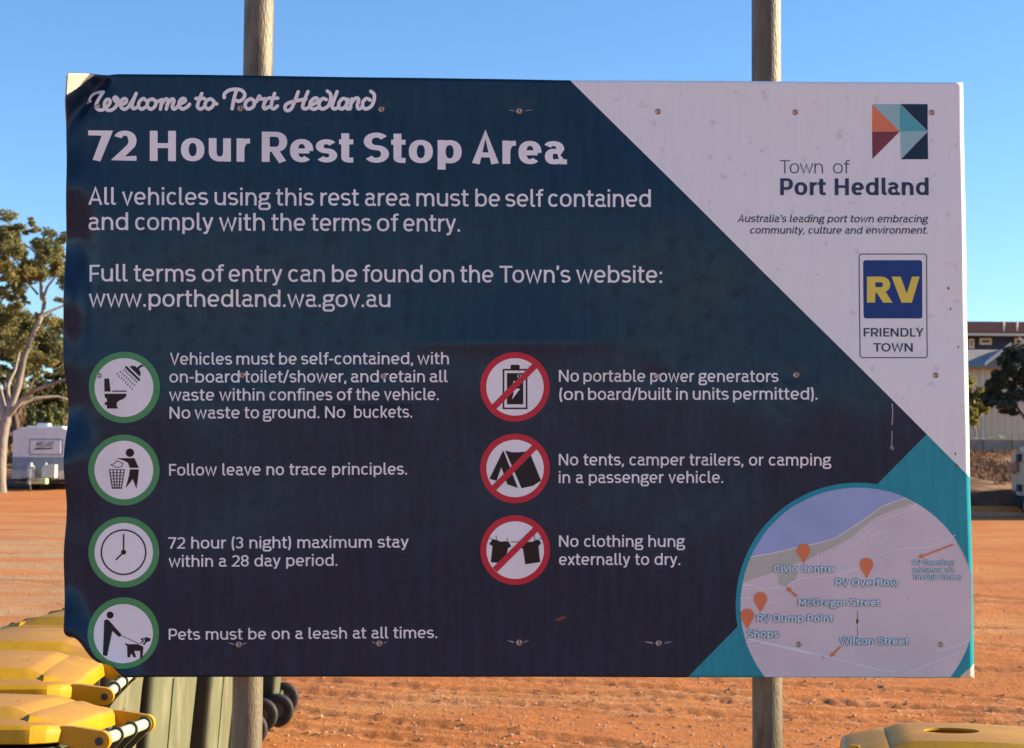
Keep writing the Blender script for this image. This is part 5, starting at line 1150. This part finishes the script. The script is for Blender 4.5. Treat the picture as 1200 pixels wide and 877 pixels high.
# trees on the right
def simple_tree(name, Y, px, basey, clumps, lm, label, seed, size, limbs, bmat):
    return gum(Y, px, limbs, clumps, label, lm, bmat, size, seed, name)
simple_tree('dark_tree', 66, 1206, 520, [(1190,446,22,17,0,1700), (1172,470,16,10,.4,800), (1212,430,26,20,0,1800), (1236,455,28,24,0,1500), (1200,420,13,8,0,400), (1180,432,12,10,-.5,500), (1205,470,22,10,0,700), (1166,458,8,6,0,160), (1187,482,12,4,0,240)],
            leaf_k, 'dense dark green tree overhanging the concrete wall at the right edge', 15, .10, [([(1206,535),(1207,510),(1203,490),(1206,460)], 3.5, 2.4, 0), ([(1204,495),(1190,475),(1180,455)], 1.8, .8, 0), ([(1205,485),(1222,465),(1236,445)], 1.8, .8, 0)], bark_d)
simple_tree('wattle_tree', 68.8, 1141, 515, [(1146,462,10,9,0,380), (1140,478,12,12,0,520), (1151,480,6,10,.2,240), (1136,450,8,9,0,260), (1128,470,14,18,0,700), (1142,496,8,7,0,180)],
            leaf_y, 'small yellow-green tree against the cream house beside the board edge', 16, .085, [([(1144,530),(1143,505),(1141,498),(1145,482)], 1.3, .9, 0), ([(1142,500),(1138,488),(1136,470)], .8, .4, 0)], bark_w)
gp = mat('pale_grass', (.55, .45, .28), .9)
for i, (px, h_) in enumerate([(1148, 4), (1157, 3), (1167, 5), (1181, 9), (1192, 6), (1198, 4)]):
    p = at(px, 514.8, YW-.35); z0 = p.z-.05; Q = []; 
    g = random.Random(i)
    b = MB()
    for k in range(14):
        a_ = g.uniform(-.9, .9); l = h_*YW/F_PX*g.uniform(.5, 1.1); dx = math.sin(a_)*l; dy = g.uniform(-.1, .1); b.add([(g.uniform(-.08, .08), 0, 0), (g.uniform(-.02, .1), .02, 0), (dx, dy, math.cos(a_)*l)], [(0, 1, 2)])
    o = b.obj('grass_tuft', gp, recalc=False); o.location = (p.x, YW+.12, wt-.02)
    tag(o, ['pale dry tuft on the wall below the yellow-green tree', 'tiny dry tuft second from the board edge on the wall', 'pale tuft mid wall before the cream house', 'tallest pale grass tuft on the wall', 'bent pale tuft left of the trailer roof', 'rightmost pale tuft on the wall under the dark tree'][i], 'grass tuft', 'dry tufts along the concrete wall')
# trailer at the right edge
YT = 49.2
tw = mat('faded_beige_panel', (.50, .38, .28), .7, var=(.42, .31, .23), vscale=1.5); tx = mat('timber_box', (.30, .17, .09), .8)
tx0 = 16.0; tz = gz(tx0, YT)
t = empty('box_trailer', (tx0, YT, tz), label='pale boxy trailer cut off by the right edge, black tyre and side locker showing', cat='trailer')
def tp(px, py):
    Yq = tx0*F_PX/(px-600); p = at(px, py, Yq); return Vector((0, Yq-YT, p.z-tz))
zt_ = tp(1192, 531).z; zl = tp(1192, 581).z; yf = tp(1185, 560).y
b = MB(); b.box((1.1, yf-2.2, (zt_+zl)/2), (2.2, 4.4, zt_-zl)); b.obj('body', tw, t, bevel=.02)
b = MB(); b.box((1.2, yf-2.2, zt_+.10), (1.9, 4.2, .2)); b.obj('roof', mat('trailer_roof', (.48, .44, .42), .5), t, bevel=.04)
for (xa, xb, ya, yb, nm, mm) in ((1186.5,1190.5,543,555,'side_locker',tx), (1191.5,1194.5,541,553,'jerry_can',tx), (1194.5,1197.5,532,541,'vent',dk), (1194.5,1197.5,568,576,'marker_light',dk)):
    a0, a1 = tp(xa, yb), tp(xb, ya); b = MB(); b.box((-.05, (a0.y+a1.y)/2, (a0.z+a1.z)/2), (.12, abs(a1.y-a0.y), a1.z-a0.z)); b.obj(nm, mm, t, bevel=.01)
for (yy, xx) in ((yf-1.0, .12), (yf-1.0, 2.0)):
    b = MB(); b.tube([(xx, yy, .36), (xx+.24, yy, .36)], .36, n=24); w_ = b.obj('wheel', blk, t); fade(w_)
    b = MB(); b.tube([(xx-.02, yy, .36), (xx, yy, .36)], .2, n=18); b.obj('rim', cs, w_)
b = MB(); b.box((1.0, yf-1.6, zl-.09), (1.9, 3.0, .16)); b.obj('chassis', dk, t)
b = MB(); b.tube([(.05, yf-.35, zl+.12), (.0, yf-.5, zl-.1), (.1, yf-.7, .30)], .09, n=8); b.obj('mudguard_stay', dk, t)
